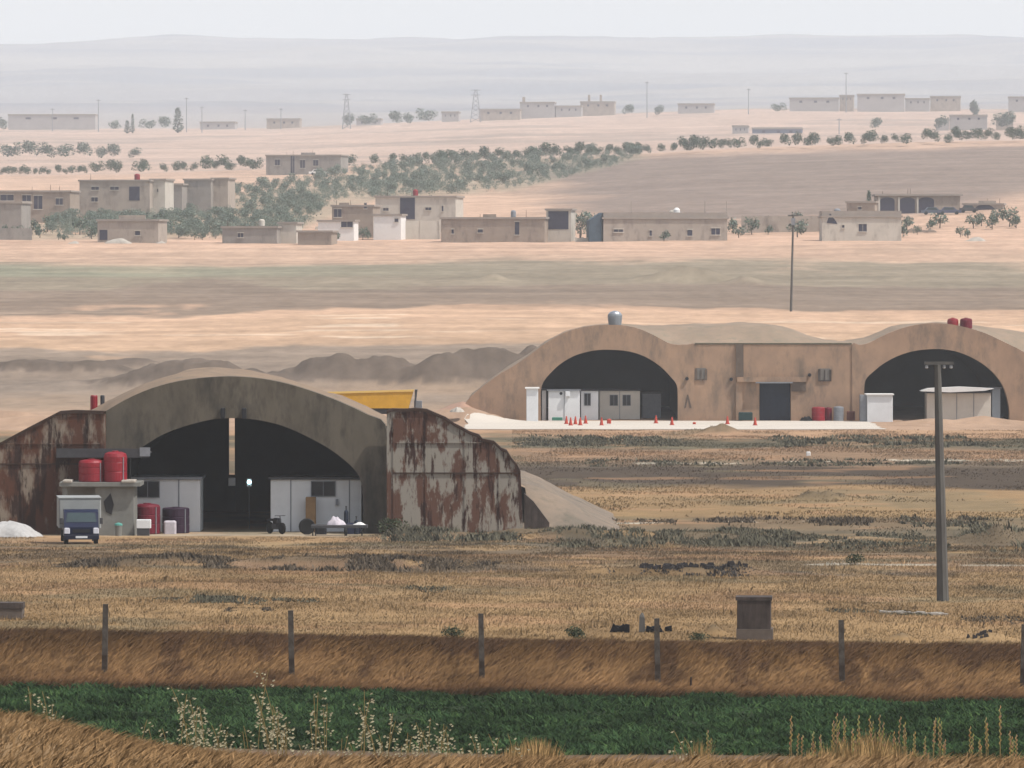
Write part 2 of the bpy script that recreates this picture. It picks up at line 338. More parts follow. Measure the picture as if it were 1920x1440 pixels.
def cover(X, Y):
    n = fbm(X/22.0, Y/30.0, 31); n2 = fbm(X/5.0, Y/14.0, 41); n3 = fbm(X/1.2, Y/3.5, 51, 3)
    amp = np.where(Y < 230, .004, np.where(Y < 640, .035, .05))
    Yw = Y*(1+(n-.5)*2*amp+(n2-.5)*amp*.6)
    Yw = np.where((Y > 560) & (Y < 620), Y, Yw)
    c = np.stack([np.interp(Yw, BD, BC[:, k]) for k in range(3)], -1)
    u = 960+X/np.maximum(Y, 30)*F
    def mixc(c, col, w): return c*(1-w[..., None])+np.array(col)*w[..., None]
    # plain tan grass on the left where the right has the scrub band and dark strip
    w = (1-sstep(700, 980, u+(n-.5)*300))*sstep(322, 330, Y)*(1-sstep(350, 360, Y)); c = mixc(c, (.25,.18,.12), w*.8)
    w = sstep(900, 1100, u)*sstep(282, 285, Y)*(1-sstep(294, 297, Y)); c = mixc(c, (.25,.17,.11), w*.75)
    # pale apron in front of the near shelter
    w = sstep(60, 200, u+(n2-.5)*120)*(1-sstep(640, 740, u+(n2-.5)*120))*sstep(343.0, 345.5, Y+(n3-.5)*3)*(1-sstep(352, 353, Y)); c = mixc(c, (.30,.26,.22), w)
    # dark weathered hillside right of the orchard
    e = sstep(930, 1120, u+(Y-1500)*.35+(n-.5)*200)*sstep(1240, 1300, Y+(n-.5)*120)*(1-sstep(1730, 1790, Y+(n-.5)*60))*(1-.85*sstep(1780, 1960, u-(Y-1350)*1.0)*(Y < 1560))
    c = mixc(c, (.165,.13,.11), np.clip(e, 0, 1)*.9)
    q = (Y > 1130) & (Y < 1860)
    if np.any(q):
        zz = T(X, Y); yy = YH+(ZC-zz)/np.maximum(Y, 30)*F
        cy = np.interp(u, [40,130,310,560,700,960,1220], [436,428,416,392,346,326,289]); hh = np.interp(u, [40,130,310,560,700,960,1220], [16,24,36,44,34,36,6])
        w = q*sstep(20, 60, u)*(1-sstep(1180, 1240, u))*(1-sstep(.7, 1.1, np.abs(yy-cy)/hh))*sstep(.35, .6, n2+.15)
        c = mixc(c, (.20,.185,.135), w*.6)
    # dark spoil heaps behind the near shelter
    w = sstep(.45, .75, bump_h(X, Y)+(n3-.5)*.7)*sstep(640, 650, Y)*(1-sstep(720, 730, Y)); c = mixc(c, (.105,.082,.066), w*.9)
    # grey green stubble far left of the big field
    w = sstep(965, 985, Y)*(1-sstep(1020, 1040, Y))*(1-sstep(200, 1100, u)); c = mixc(c, (.18,.185,.13), w*.7)
    w = sstep(560, 700, u)*(1-sstep(1000, 1400, u))*0
    # bare bright streaks in the large field
    w = sstep(.66, .72, fbm(X/18.0, Y/5.0, 77, 3))*sstep(745, 760, Y)*(1-sstep(830, 850, Y)); c = mixc(c, (.5,.38,.28), w*.8)
    # green grey weeds here and there on the near plain
    w = sstep(.60, .70, fbm(X/7.0, Y/9.0, 88))*sstep(216, 222, Y)*(1-sstep(560, 568, Y)); c = mixc(c, (.13,.115,.08), w*.5)
    w = sstep(.58, .66, fbm(X/9.0, Y/7.0, 98))*sstep(222, 226, Y)*(1-sstep(560, 568, Y)); c = mixc(c, (.30,.185,.115), w*.4)
    w = sstep(.08, .30, bump_h(X, Y)+(n2-.5)*.15)*(Y < 566); c = mixc(c, (.105,.085,.062), w*.8)
    near = sstep(203, 206, Y)*(1-sstep(345, 352, Y))
    f = fbm(X/2.4, Y/7.0, 151, 5); c = c*(1+(f-.5)*.9*near)[..., None]
    w = sstep(.55, .66, fbm(X/3.5, Y/6.0, 161))*near*(Y > 215); c = mixc(c, (.28,.195,.112), w*.55)
    w = sstep(.56, .64, fbm(X/.8, (Y-204)/4.0, 171)+.12*sstep(208, 214, Y))*sstep(205, 206, Y)*(1-sstep(214.5, 215.2, Y)); c = mixc(c, (.085,.05,.032), w*.75)
    # broken pale edges of old concrete and a track
    for (y0, y1, ua, ub, thr) in ((471.5, 474.5, 1180, 1400, .42), (478, 482, 1640, 2100, .45), (365, 367.2, 1340, 1600, .5), (361, 363, 1000, 1300, .55), (292, 293, 1500, 1960, .35), (475, 477, 1450, 1620, .5)):
        w = sstep(y0-.6, y0, Y)*(1-sstep(y1, y1+.6, Y))*sstep(ua, ua+30, u)*(1-sstep(ub-30, ub, u))*sstep(thr, thr+.06, fbm(X/1.1, Y/3.0, 61, 3)); c = mixc(c, (.34,.32,.29), w)
    # field strips on the far plain and the hazy hills
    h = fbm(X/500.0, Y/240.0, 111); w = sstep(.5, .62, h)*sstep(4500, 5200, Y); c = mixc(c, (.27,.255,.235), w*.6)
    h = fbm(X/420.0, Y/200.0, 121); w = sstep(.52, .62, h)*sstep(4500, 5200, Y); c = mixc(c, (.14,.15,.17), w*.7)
    h = fbm(X/90.0, Y/60.0, 131); w = sstep(.56, .66, h)*sstep(1950, 2300, Y)*(1-sstep(3800, 4200, Y)); c = mixc(c, (.2,.165,.14), w*.5)
    st = fbm(X/70.0, Y/5.0, 141, 5); c = c*(1+(st-.5)*.55*sstep(600, 700, Y)*(1-sstep(3000, 5000, Y)))[..., None]
    c = c*(.84+.32*n2)[..., None]*(.9+.2*n3)[..., None]
    warm = (Y > 203)*(Y < 566)*1.0; c = c*(1+warm[..., None]*np.array([.04, -.025, -.15]))
    return np.clip(c, .004, 1)
def build_ground():
    ys = [-200, -120, -60, -25, -8]; y = 0.0
    while y < 12400:
        ys.append(y)
        if y < 55: y += .6
        elif y < 178: y += 3.0
        elif y < 222: y += .25
        elif y < 700: y += .0022*y
        elif y < 2000: y += .003*y
        else: y += .006*y
    ys.append(12400); ys = np.array(ys, float)
    u = np.concatenate([np.linspace(-.62, -.1, 26)[:-1], np.linspace(-.1, .1, 481), np.linspace(.1, .62, 26)[1:]])
    U, Yg = np.meshgrid(u, ys); Xg = U*(np.maximum(Yg, 0)+60)
    Z = T(Xg, Yg); C = cover(Xg, Yg)
    n, m = Xg.shape; V = np.stack([Xg, Yg, Z], -1).reshape(-1, 3)
    idx = np.arange(n*m).reshape(n, m)
    Q = np.stack([idx[:-1, :-1], idx[:-1, 1:], idx[1:, 1:], idx[1:, :-1]], -1).reshape(-1, 4)
    o = fastmesh('ground', V, Q, M_ground, 4, C.reshape(-1, 3), smooth=True)
    tag(o, kind='structure')
build_ground()

# a sheet of concrete laid on the ground in front of the far shelters
def sheet(name, x0, x1, y0, y1, m, nx=60, ny=14, lift=.03, rag=.6, seed=3):
    V = []; Fq = []
    for j in range(ny+1):
        for i in range(nx+1):
            a = i/nx; b = j/ny
            x = lerp(x0, x1, a); y = lerp(y0, y1, b)
            if j in (0,): y += rag*3*(float(vn(x*.4, 0, seed))-.5)
            if i in (0, nx): x += rag*(float(vn(y*.7, 1, seed))-.5)*3
            V.append((x, y, Tz(x, y)+lift))
    for j in range(ny):
        for i in range(nx): a = j*(nx+1)+i; Fq.append((a, a+1, a+nx+2, a+nx+1))
    return tag(fastmesh(name, V, Fq, m, 4), kind='structure')
sheet('pavement', px(872,585), px(1640,585), 569, 599.3, M_apron, rag=.25)

# ------------------------------------------------------------------ grass and crops (nobody could count them)
def blades(name, X, Y, H, W, lean, Cc, m=M_grass, curl=.25, zoff=None, yj=.4, lean_y=0.0):
    """one bent blade (4 verts, 2 triangles + tip) at each point; arrays"""
    n = len(X); Z = T(X, Y)-.02 if zoff is None else zoff
    a = NR.uniform(0, math.pi, n); wx = np.cos(a)*W*.5; wy = np.sin(a)*W*.5
    lx = lean*H; ly = NR.normal(0, .15, n)*H+lean_y*H
    b0 = np.stack([X-wx, Y-wy, Z], -1); b1 = np.stack([X+wx, Y+wy, Z], -1)
    m0 = np.stack([X-wx*.7+lx*.35, Y-wy*.7+ly*.35, Z+H*.55], -1); m1 = np.stack([X+wx*.7+lx*.35, Y+wy*.7+ly*.35, Z+H*.55], -1)
    t = np.stack([X+lx, Y+ly, Z+H], -1)
    V = np.stack([b0, b1, m1, m0, t], 1).reshape(-1, 3)
    k = np.arange(n)[:, None]*5
    Q = np.concatenate([k+np.array([[0,1,2]]), k+np.array([[0,2,3]]), k+np.array([[3,2,4]])], 1).reshape(-1, 3)
    C = np.repeat(Cc, 5, 0)
    return fastmesh(name, V, Q, m, 3, C)
def pts(n, d0, d1, ua=-60, ub=1980, bias=None):
    """random ground points in a wedge, even over the ground"""
    d = np.sqrt(NR.uniform(d0*d0, d1*d1, n)); u = NR.uniform(ua, ub, n)
    return px(u, d), d, u
def grass_field(name, n, d0, d1, h, w, label, dens=None, tintmul=1.0, lean=.25, ua=-60, ub=1980, colf=None):
    X, Y, u = pts(n, d0, d1, ua, ub)
    if dens is not None:
        k = NR.uniform(0, 1, len(X)) < dens(X, Y, u); X, Y, u = X[k], Y[k], u[k]
    C = (cover(X, Y) if colf is None else colf(X, Y, u))*tintmul*NR.uniform(.92, 1.1, (len(X), 1))
    H = h*NR.uniform(.5, 1.25, len(X))*(.6+.8*fbm(X/2.5, Y/3.0, 71)); W = w*NR.uniform(.6, 1.4, len(X))
    o = blades(name, X, Y, H, W, NR.normal(lean, .3, len(X)), C)
    return tag(o, label, 'grass', kind='stuff')
def build_grass():
    grass_field('dry_grass', 260000, 214.8, 300, .085, .035, 'tan dry grass covering the plain behind the fence', tintmul=1.05,
                dens=lambda X, Y, u: .35+.65*fbm(X/4, Y/6, 6))
    grass_field('dry_grass', 26000, 214.8, 300, .20, .05, 'taller pale tufts standing in the short grass behind the fence', tintmul=1.2, dens=lambda X, Y, u: sstep(.5, .68, fbm(X/1.6, Y/4, 36)))
    grass_field('dry_grass', 90000, 300, 344, .10, .05, 'dry grass in front of the near shelter', tintmul=1.1, dens=lambda X, Y, u: sstep(.3, .55, fbm(X/4, Y/5, 8))*(1-(Y > 341)*(u < 700))*(1-sstep(316, 325, Y+6*fbm(X/1.5, Y/4, 9))*sstep(60, 110, u+40*fbm(X, Y, 3))*(1-sstep(200, 260, u+50*fbm(X, Y, 4)))))
    grass_field('dry_grass', 110000, 353, 566, .12, .08, 'dry grass and weeds between the two shelters', ua=960, tintmul=1.1,
                dens=lambda X, Y, u: sstep(.35, .6, fbm(X/5, Y/8, 8))*(1-.8*((Y > 424) & (Y < 466))))
    # the reddish bank under the fence: long combed grass
    grass_field('bank_grass', 230000, 203.3, 215.3, .24, .035, 'reddish brown long grass on the bank along the fence', lean=.75, tintmul=1.1,
                dens=lambda X, Y, u: .45+.55*sstep(.35, .6, fbm((X-(Y-204)*.45)/.55, Y/8, 13)))
    # the green crop
    X, Y, u = pts(172000, 176.6, 203.4)
    k = NR.uniform(0, 1, len(X)) < .25+.75*sstep(.3, .6, fbm(X/1.0, Y/1.6, 14)); X, Y = X[k], Y[k]
    g = NR.uniform(.65, 1.35, (len(X), 1))*(.7+.6*fbm(X/3, Y/5, 15))[:, None]
    C = np.array([[.022,.043,.018]])*g*np.where(NR.uniform(0,1,(len(X),1)) < .3, np.array([[1.6,1.45,1.2]]), 1.0)*(.7+.6*sstep(.35,.65,fbm(X/1.2,Y/2.0,181)))[:, None]
    o = blades('green_crop', X, Y, NR.uniform(.05, .19, len(X))*(.35+1.3*sstep(.3, .7, fbm(X/.8, Y/1.3, 16))), NR.uniform(.05, .11, len(X)), NR.normal(0, .8, len(X)), C, m=M_crop)
    tag(o, 'dark green low crop filling the strip below the fence bank', 'crop', kind='stuff')
    # weeds masses: dark thistle scrub lying across the plain
    cs = []
    def scrub(u0, u1, d0, d1, n, h, col):
        n = int(n*1.9); h = h*.46; dm = (d0+d1)/2; hw = (d1-d0)*.8; d0, d1 = dm-hw, dm+hw
        X = px(NR.uniform(u0, u1, n), (d0+d1)/2); Y = NR.uniform(d0, d1, n)
        e = np.minimum(1, 6*np.minimum((X-px(u0,(d0+d1)/2)), px(u1,(d0+d1)/2)-X)/max(.1, px(u1,d0)-px(u0,d0)))
        k = NR.uniform(0, 1, n) < sstep(.42, .60, fbm(X/1.6, Y/5, 23))*np.clip(e, 0, 1)*np.clip(1.25-np.abs(Y-dm)/hw, 0, 1); X, Y, e = X[k], Y[k], e[k]
        c = np.array([col])*NR.uniform(.6, 1.4, (len(X), 1)); cs.append((X, Y, h*NR.uniform(.4, 1.2, len(X))*np.clip(e, .3, 1)*(.5+fbm(X/.8, Y/2, 25)), c))
    gb = (.095,.075,.055); gg = (.098,.09,.064); dk = (.05,.045,.042)
    scrub(95, 470, 284, 293, 7000, .5, gb); scrub(480, 900, 283, 293, 7000, .5, gb); scrub(860, 1100, 284, 292, 2500, .35, gb)
    scrub(690, 1000, 334, 345, 4500, .75, gg); scrub(980, 1580, 326, 346, 11000, .6, gg); scrub(1500, 1800, 322, 344, 3500, .4, gg); scrub(1790, 2000, 318, 342, 3500, .9, gg)
    scrub(1150, 1960, 362, 369, 4000, .5, gb); scrub(960, 1250, 362, 369, 1200, .4, gb)
    scrub(1090, 1430, 277, 281, 3500, .35, dk)
    scrub(350, 470, 244, 248, 1500, .32, gg); scrub(420, 620, 243, 248, 900, .2, gg); scrub(280, 345, 245, 247, 350, .2, gg); scrub(410, 520, 236, 238, 700, .2, gb); scrub(740, 870, 256, 260, 700, .22, gg)
    scrub(940, 1320, 520, 540, 5000, .55, gg); scrub(1400, 1900, 518, 540, 6000, .6, gg); scrub(980, 1950, 468, 478, 4500, .5, gg)
    scrub(1540, 1640, 241, 243, 500, .2, gg); scrub(1620, 1780, 240, 243, 800, .22, gg); scrub(1780, 2000, 234, 240, 900, .25, gb)
    scrub(1200, 1520, 608, 650, 100, .2, gg)
    scrub(1620, 1960, 355, 368, 2000, .5, gg)
    X = np.concatenate([c[0] for c in cs]); Y = np.concatenate([c[1] for c in cs]); H = np.concatenate([c[2] for c in cs]); C = np.concatenate([c[3] for c in cs])
    o = blades('scrub', X, Y, H, np.maximum(.08, Y*.00028)*NR.uniform(.6, 1.5, len(X)), NR.normal(0, .5, len(X)), C)
    tag(o, 'dark grey green scrub and thistles lying in bands across the plain', 'scrub', kind='stuff')
    # straw on the near mound
    X, Y, u = pts(60000, 24, 49)
    k = NR.uniform(0, 1, len(X)) < np.where(Y < 40, .6, 1.); X, Y, u = X[k], Y[k], u[k]
    C = np.array([[.27,.165,.08]])*NR.uniform(.6, 1.3, (len(X), 1))
    tag(blades('foreground_straw', X, Y, NR.uniform(.03, .09, len(X)), NR.uniform(.006, .014, len(X)), NR.normal(.8, .5, len(X)), C), 'golden dry straw on the near mound at the bottom edge', 'grass', kind='stuff')
    X = []; Y = []; H = []; Cl = []
    def tuft(u0, u1, n, ytop, spread=8):
        uu = NR.uniform(u0, u1, n); d = NR.uniform(46, 50, n); x = px(uu, d); z = T(x, d)
        mid = (u0+u1)/2; edge = 1-((uu-mid)/((u1-u0)/2))**2*.6
        zt = ZC-(ytop-YH)/F*d; h = np.maximum(.05, (zt-z)*edge*NR.uniform(.5, 1.05, n))
        X.append(x); Y.append(d); H.append(h); Cl.append(np.array([[.30,.19,.085]])*NR.uniform(.6, 1.35, (n, 1)))
    tuft(920, 1080, 1500, 1378); tuft(760, 960, 900, 1405); tuft(430, 800, 1200, 1420); tuft(1280, 1345, 350, 1378); tuft(1470, 1760, 2200, 1375); tuft(1560, 1700, 900, 1362); tuft(1740, 1930, 500, 1408); tuft(1080, 1290, 300, 1436)
    tuft(1340, 1480, 200, 1432)
    X, Y, H, Cl = map(np.concatenate, (X, Y, H, Cl))
    tag(blades('foreground_straw', X, Y, H, NR.uniform(.007, .016, len(X)), NR.normal(.05, .12, len(X)), Cl), 'upright golden straw tufts at the bottom edge in front of the crop', 'grass', kind='stuff')
    # tall single stalks on the right and wild oats on the left
    mb = []; Vv = []; Qq = []; Cc = []
    def tri(a, b, c, col):
        k = len(Vv); Vv.extend([a, b, c]); Qq.append((k, k+1, k+2)); Cc.extend([col]*3)
    def ribbon(p, q, w, col):
        p = np.array(p); q = np.array(q); s = np.array([w/2, 0, 0]); k = len(Vv)
        Vv.extend([p-s, p+s, q+s*.6, q-s*.6]); Qq.extend([(k, k+1, k+2), (k, k+2, k+3)]); Cc.extend([col]*4)
    def stalk(u, ytop, d, oats, col=(.36,.27,.13), bend=.1):
        x = px(u, d); z0 = Tz(x, d)-.02; h = ZC-(ytop-YH)/F*d-z0
        x0 = x-bend*h*.5; P = []
        for k in range(9):
            t = k/8; P.append((x0+bend*h*t*t, d+.02*math.sin(u), z0+h*t))
        for a, b in zip(P, P[1:]): ribbon(a, b, .006 if oats else .007, tuple(c*.62 for c in col))
        if oats:
            for k in range(int(oats*.62)):
                t = R.uniform(.22, 1)**.8; i = min(7, int(t*8)); f = t*8-i
                c = [lerp(P[i][j], P[i+1][j], f) for j in range(3)]
                s = R.choice((-1, 1)); L = R.uniform(.015, .045); ex = c[0]+s*L; ez = c[2]+R.uniform(-.035, .015)
                ribbon(c, (ex, c[1], ez), .0022, tuple(q*.6 for q in col))
                g = R.uniform(.8, 1.4); cc = tuple(q*g for q in (.40,.37,.26))
                a = R.uniform(.1, .7)*R.choice((1, 1, 1, -1)); l = R.uniform(.016, .028); w = .0065
                dx, dz = math.cos(a)*l, math.sin(a)*l
                e1 = (ex, c[1], ez); e2 = (ex+dx, c[1], ez+dz); mx, mz = ex+dx*.5, ez+dz*.5
                nx, nz = -math.sin(a)*w, math.cos(a)*w
                tri(e1, (mx+nx, c[1]-.004, mz+nz), e2, cc); tri(e1, e2, (mx-nx, c[1]-.004, mz-nz), cc)
        else:
            t0 = P[5]
            for k in range(10):
                c = [lerp(P[5][j], P[8][j], k/9) for j in range(3)]; s = 1 if k % 2 else -1
                tri(c, (c[0]+s*.010, c[1], c[2]+.02), (c[0]+s*.002, c[1], c[2]+.034), tuple(q*R.uniform(.8, 1.3) for q in col))
    for (u, yt, n) in ((340,1285,34),(362,1305,40),(385,1325,34),(402,1345,30),(420,1370,24),(355,1350,30),(370,1380,26),(495,1240,30),(488,1290,34),(505,1330,30),(520,1310,26),(540,1340,30),(530,1370,24),(598,1285,20),(592,1330,22),(612,1315,18),
                        (680,1290,30),(690,1320,30),(700,1350,22),(728,1335,30),(720,1370,28),(765,1365,26),(770,1385,24),(790,1345,20),(798,1340,20),(828,1345,22),(820,1375,24),(845,1370,18),(885,1372,18),(930,1368,14),(905,1385,16),
                        (60,1280,9),(88,1292,10),(100,1315,10),(275,1345,9),(262,1380,14),(315,1365,14),(300,1385,18),(330,1390,20),(455,1360,12),(560,1390,16),(640,1370,14),(655,1395,18),(745,1390,22),(865,1390,18),(575,1400,14),(475,1395,18),(440,1395,18),
                        (1282,1368,8),(1300,1380,10),(1270,1385,8),(960,1372,8),(975,1380,8)):
        for q in range(2): stalk(u+R.uniform(-8, 8), yt+R.uniform(0, 14)+q*12, R.uniform(45, 47), n, bend=R.uniform(-.28, .18))
    tag(fastmesh('wild_oats', np.array(Vv), np.array(Qq), M_leaf, 3, np.array(Cc)), 'pale wild oat stalks with hanging seed heads in front of the crop', 'grass', kind='stuff')
    Vv.clear(); Qq.clear(); Cc.clear()
    for (u, yt) in ((1483,1348),(1500,1375),(1560,1350),(1572,1345),(1585,1345),(1612,1345),(1630,1348),(1655,1345),(1672,1372),(1690,1345),(1700,1370),(1717,1372),(1753,1345),(1765,1345),(1855,1347),(1880,1330),(1893,1375),(1905,1380),(1770,1385),(1600,1370),(1645,1372),(1330,1375),(1540,1385),(1525,1380),(1820,1370),(1840,1390),(1735,1385)):
        for q in range(2): stalk(u+R.uniform(-5, 5), yt+R.uniform(0, 10)+q*10, R.uniform(46, 48), 0, bend=R.uniform(-.03, .05))
    tag(fastmesh('cereal_stalks', np.array(Vv), np.array(Qq), M_leaf, 3, np.array(Cc)), 'tall upright dry cereal stalks at the bottom right', 'grass', kind='stuff')
build_grass()

# ------------------------------------------------------------------ near shelter
def smooth(P, n=3):
    """Catmull-Rom through points"""
    out = []
    for i in range(len(P)-1):
        p0 = P[max(i-1, 0)]; p1 = P[i]; p2 = P[i+1]; p3 = P[min(i+2, len(P)-1)]
        for k in range(n):
            t = k/n
            out.append(tuple(.5*((2*p1[j])+(-p0[j]+p2[j])*t+(2*p0[j]-5*p1[j]+4*p2[j]-p3[j])*t*t+(-p0[j]+3*p1[j]-3*p2[j]+p3[j])*t**3) for j in (0, 1)))
    out.append(P[-1]); return out
def P2(L, d): return [(px(x, d), pz(y, d)) for x, y in L]
def earth(name, prof, d0, d1, tail, m, parent, seed, nx=90, edge=.5, fprof=None, ft=0.0):
    """heaped soil over a vault: cross-section prof (x,z) drawn back from d0 to d1, then falling to the ground over tail metres"""
    xs = np.linspace(prof[0][0], prof[-1][0], nx); pr = np.interp(xs, [p[0] for p in prof], [p[1] for p in prof])
    ys = np.concatenate([np.linspace(d0, d1, 30), np.linspace(d1, d1+tail, 12)[1:] if tail > 0 else []])
    X, Y = np.meshgrid(xs, ys); Z = np.tile(pr, (len(ys), 1))
    g = T(X, Y)
    k = np.clip((Y-d1)/max(tail, .01), 0, 1); Z = g-.3+(Z-g+.3)*(1-k*k*(3-2*k))
    if fprof is not None:
        fz = np.interp(xs, [p[0] for p in fprof], [p[1] for p in fprof]); q = sstep(d0, d0+8, Y); Z = np.tile(fz, (len(ys), 1))*(1-q)+Z*q
    if ft > 0:
        q = sstep(d0, d0+ft, Y); Z = (g-.3)*(1-q)+Z*q
    Z = Z+(fbm(X/2.2, Y/3, seed)-.5)*edge*np.clip((Y-d0)/3, 0, 1)*np.clip((Z-g)/1.0, 0, 1)
    n, mm = X.shape; V = np.stack([X, Y, Z], -1).reshape(-1, 3); idx = np.arange(n*mm).reshape(n, mm)
    Q = np.stack([idx[:-1, :-1], idx[:-1, 1:], idx[1:, 1:], idx[1:, :-1]], -1).reshape(-1, 4)
    o = fastmesh(name, V, Q, m, 4, smooth=True); o.parent = parent; return o
D1 = 350.0
sh = thing('aircraft_shelter', 'grey concrete arched aircraft shelter with dark mouth, nearest to the camera', 'shelter', (0,0,0))
outer = [(176,1004),(176,900),(178,830),(184,785),(200,770),(250,742),(300,723),(350,712),(400,707),(440,706),(490,710),(540,720),(600,739),(650,759),(690,778),(722,796),(726,860),(728,930),(728,1004)]
inner = [(194,1004),(194,950),(196,915),(205,890),(235,862),(270,836),(305,815),(350,798),(395,787),(437,784),(480,787),(525,797),(568,815),(610,837),(645,862),(670,888),(679,915),(681,955),(681,1004)]
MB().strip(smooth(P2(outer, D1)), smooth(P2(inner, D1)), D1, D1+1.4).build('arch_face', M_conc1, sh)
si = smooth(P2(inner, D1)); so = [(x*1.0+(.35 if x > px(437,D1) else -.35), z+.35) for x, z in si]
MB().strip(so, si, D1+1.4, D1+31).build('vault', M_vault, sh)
# rear wall with the narrow daylight gap between its two leaves
cx = px(437, D1); g0, g1 = px(429, D1+31), px(440, D1+31)
top = [p for p in si]
def rear(side):
    P = [p for p in top if (p[0] < g0 if side < 0 else p[0] > g1)]
    g = g0 if side < 0 else g1
    zt = max(p[1] for p in top)
    P = (P+[(g, zt-.02), (g, 0)]) if side < 0 else ([(g, 0), (g, zt-.02)]+P)
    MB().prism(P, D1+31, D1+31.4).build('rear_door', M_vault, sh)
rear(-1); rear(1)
MB().box(g0-.05, g1+.05, D1+30.7, D1+30.95, 0, pz(890, D1+31)).build('rear_sill', M_vault, sh)
for x in (418, 458):
    MB().bbox(px(x-4,D1), px(x+4,D1), D1-.35, D1-.003, pz(784,D1), pz(765,D1)).build('door_bracket', M_dark, sh)
cov = P2([(-260,1012),(-120,930),(0,850),(110,795),(170,768),(210,748),(260,725),(330,704),(380,701),(420,706),(460,713),(500,721),(600,752),(660,775),(722,806),(800,830),(900,872),(960,900),(985,912),(1000,1012)], D1+8)
fcov = P2([(-260,1012),(-72,1012),(-60,910),(0,870),(110,810),(176,796),(178,832),(184,787)]+[(x, y+1.2) for x, y in outer[4:16]]+[(800,836),(900,878),(960,905),(985,915),(1000,1012)], D1+1.45)
fcov = [p for p in fcov if not (px(176.5,D1+1.45) < p[0] < px(183,D1+1.45))]
earth('earth_cover', cov, D1+1.45, D1+31, 0.0, mat('sandy_cover',(.24,.17,.115),col2=(.17,.125,.09),scale=.35,third=((.13,.11,.085),(.52,.7),.9,(1,1,1)),bump=.3), sh, 21, nx=160, edge=.35, fprof=fcov)
# rusty steel sliding doors standing open at both sides
def rust_door(poly, x_seams, z_seams, label, dd, m):
    t = thing('sliding_door', label, 'door', (0,0,0), group='rusty sliding doors of the near shelter')
    P = P2(poly, dd); MB().prism(P, dd, dd+1.0).build('steel_plate', m, t)
    def ztop(x):
        tp = [p for p in P if p[1] > pz(995, dd)]; tp.sort(); return float(np.interp(x, [p[0] for p in tp], [p[1] for p in tp]))
    for xs in x_seams:
        x = px(xs, dd); MB().box(x-.035, x+.035, dd-.05, dd-.003, pz(998,dd), ztop(x)-.1).build('rib', m, t)
    xs = [p[0] for p in P]
    for (zs, a, b) in z_seams:
        MB().box(px(a,dd), px(b,dd), dd-.07, dd-.003, pz(zs+1.0,dd), pz(zs-1.0,dd)).build('rail', m if zs not in (887,870) else M_rustd, t)
    e = MB()
    tp = sorted([p for p in P if p[1] > pz(995, dd)])
    for p, q in zip(tp, tp[1:]):
        if abs(q[0]-p[0]) > .05: e.prism([(p[0], p[1]-.1), (q[0], q[1]-.1), (q[0], q[1]+.06), (p[0], p[1]+.06)], dd-.09, dd+1.06)
    e.build('top_edge', M_rustd, t)
    return t
rust_door([(725,1003),(725,772),(735,768),(760,769),(778,767),(800,769),(818,777),(835,784),(852,796),(866,803),(880,811),(898,817),(905,825),(926,829),(940,842),(950,846),(960,862),(970,874),(976,886),(981,1003)], (738,798,872,936), ((830,737,905),(887,737,976)),
          'rusty sheet steel sliding door right of the near arch, paler paint left on it', D1-1.6, M_rust)
rust_door([(-70,1003),(-70,868),(0,832),(52,804),(112,773),(140,771),(196,773),(196,1003)], (40,104,166), ((870,-60,190),(832,0,190)),
          'dark heavily rusted steel sliding door left of the near arch', D1-1.6, M_rustL)
# earth slumped beside the right door
earth('earth_bank', P2([(925,1012),(945,900),(985,905),(1015,916),(1060,942),(1110,968),(1160,990),(1220,1012)], D1+6), D1-.5, D1+26, 8, M_earthg, sh, 27, nx=60, ft=6)
MB().prism(P2([(983,925),(1000,940),(1030,980),(1030,1003),(983,1003)], D1), D1-.5, D1+.6).build('wing_wall', M_bunk, sh)

# partition cabins in the mouth
def cabin(name, label, cat, x0, x1, yt, d, depth, m, wins=(), doors=(), roof=None, roofm=M_dgrey, group=None, over=.12, yb=None, seams=(), roofh=.12):
    X0, X1 = px(x0, d), px(x1, d); z0 = Tz((X0+X1)/2, d)-.05 if yb is None else pz(yb, d); zt = pz(yt, d)
    t = thing(name, label, cat, ((X0+X1)/2, d, z0), group=group); hx = (X1-X0)/2; H = zt-z0
    MB().bbox(-hx, hx, 0, depth, 0, H, .03).build('wall', m, t)
    MB().box(-hx-over, hx+over, -over*1.5, depth+over, H+.003, H+roofh).build('roof', roofm, t)
    for (a, b, y0, y1) in wins:
        w = MB().box(px(a,d)-t.location.x, px(b,d)-t.location.x, -.05, -.003, pz(y1,d)-z0, pz(y0,d)-z0).build('window', M_win_shade if d > 800 else M_dark, t)
        if d < 700:
            f = MB(); ax, bx, az, bz = px(a,d)-t.location.x, px(b,d)-t.location.x, pz(y1,d)-z0, pz(y0,d)-z0
            f.box(ax-.04, ax, -.07, -.003, az-.04, bz+.04); f.box(bx, bx+.04, -.07, -.003, az-.04, bz+.04); f.box(ax, bx, -.07, -.003, bz, bz+.04); f.box(ax, bx, -.07, -.003, az-.04, az); f.box((ax+bx)/2-.02, (ax+bx)/2+.02, -.07, -.052, az, bz)
            f.build('window_frame', M_grey, w)
    for (a, b, y0, y1) in doors:
        w = MB().box(px(a,d)-t.location.x, px(b,d)-t.location.x, -.06, -.003, pz(y1,d)-z0, pz(y0,d)-z0).build('door', M_navy, t)
    if seams:
        s = MB()
        for a in seams: s.box(px(a,d)-t.location.x-.03, px(a,d)-t.location.x+.03, -.03, -.003, .02, H-.02)
        s.build('panel_joint', M_grey, t)
    return t
cabin('partition', 'white partition cabin in the left half of the near shelter mouth, dark window high at its left end', 'partition', 250, 375, 899, D1+2.2, 3.5, M_white, wins=((255,298,903,932),), seams=(335,), roofm=M_grey)
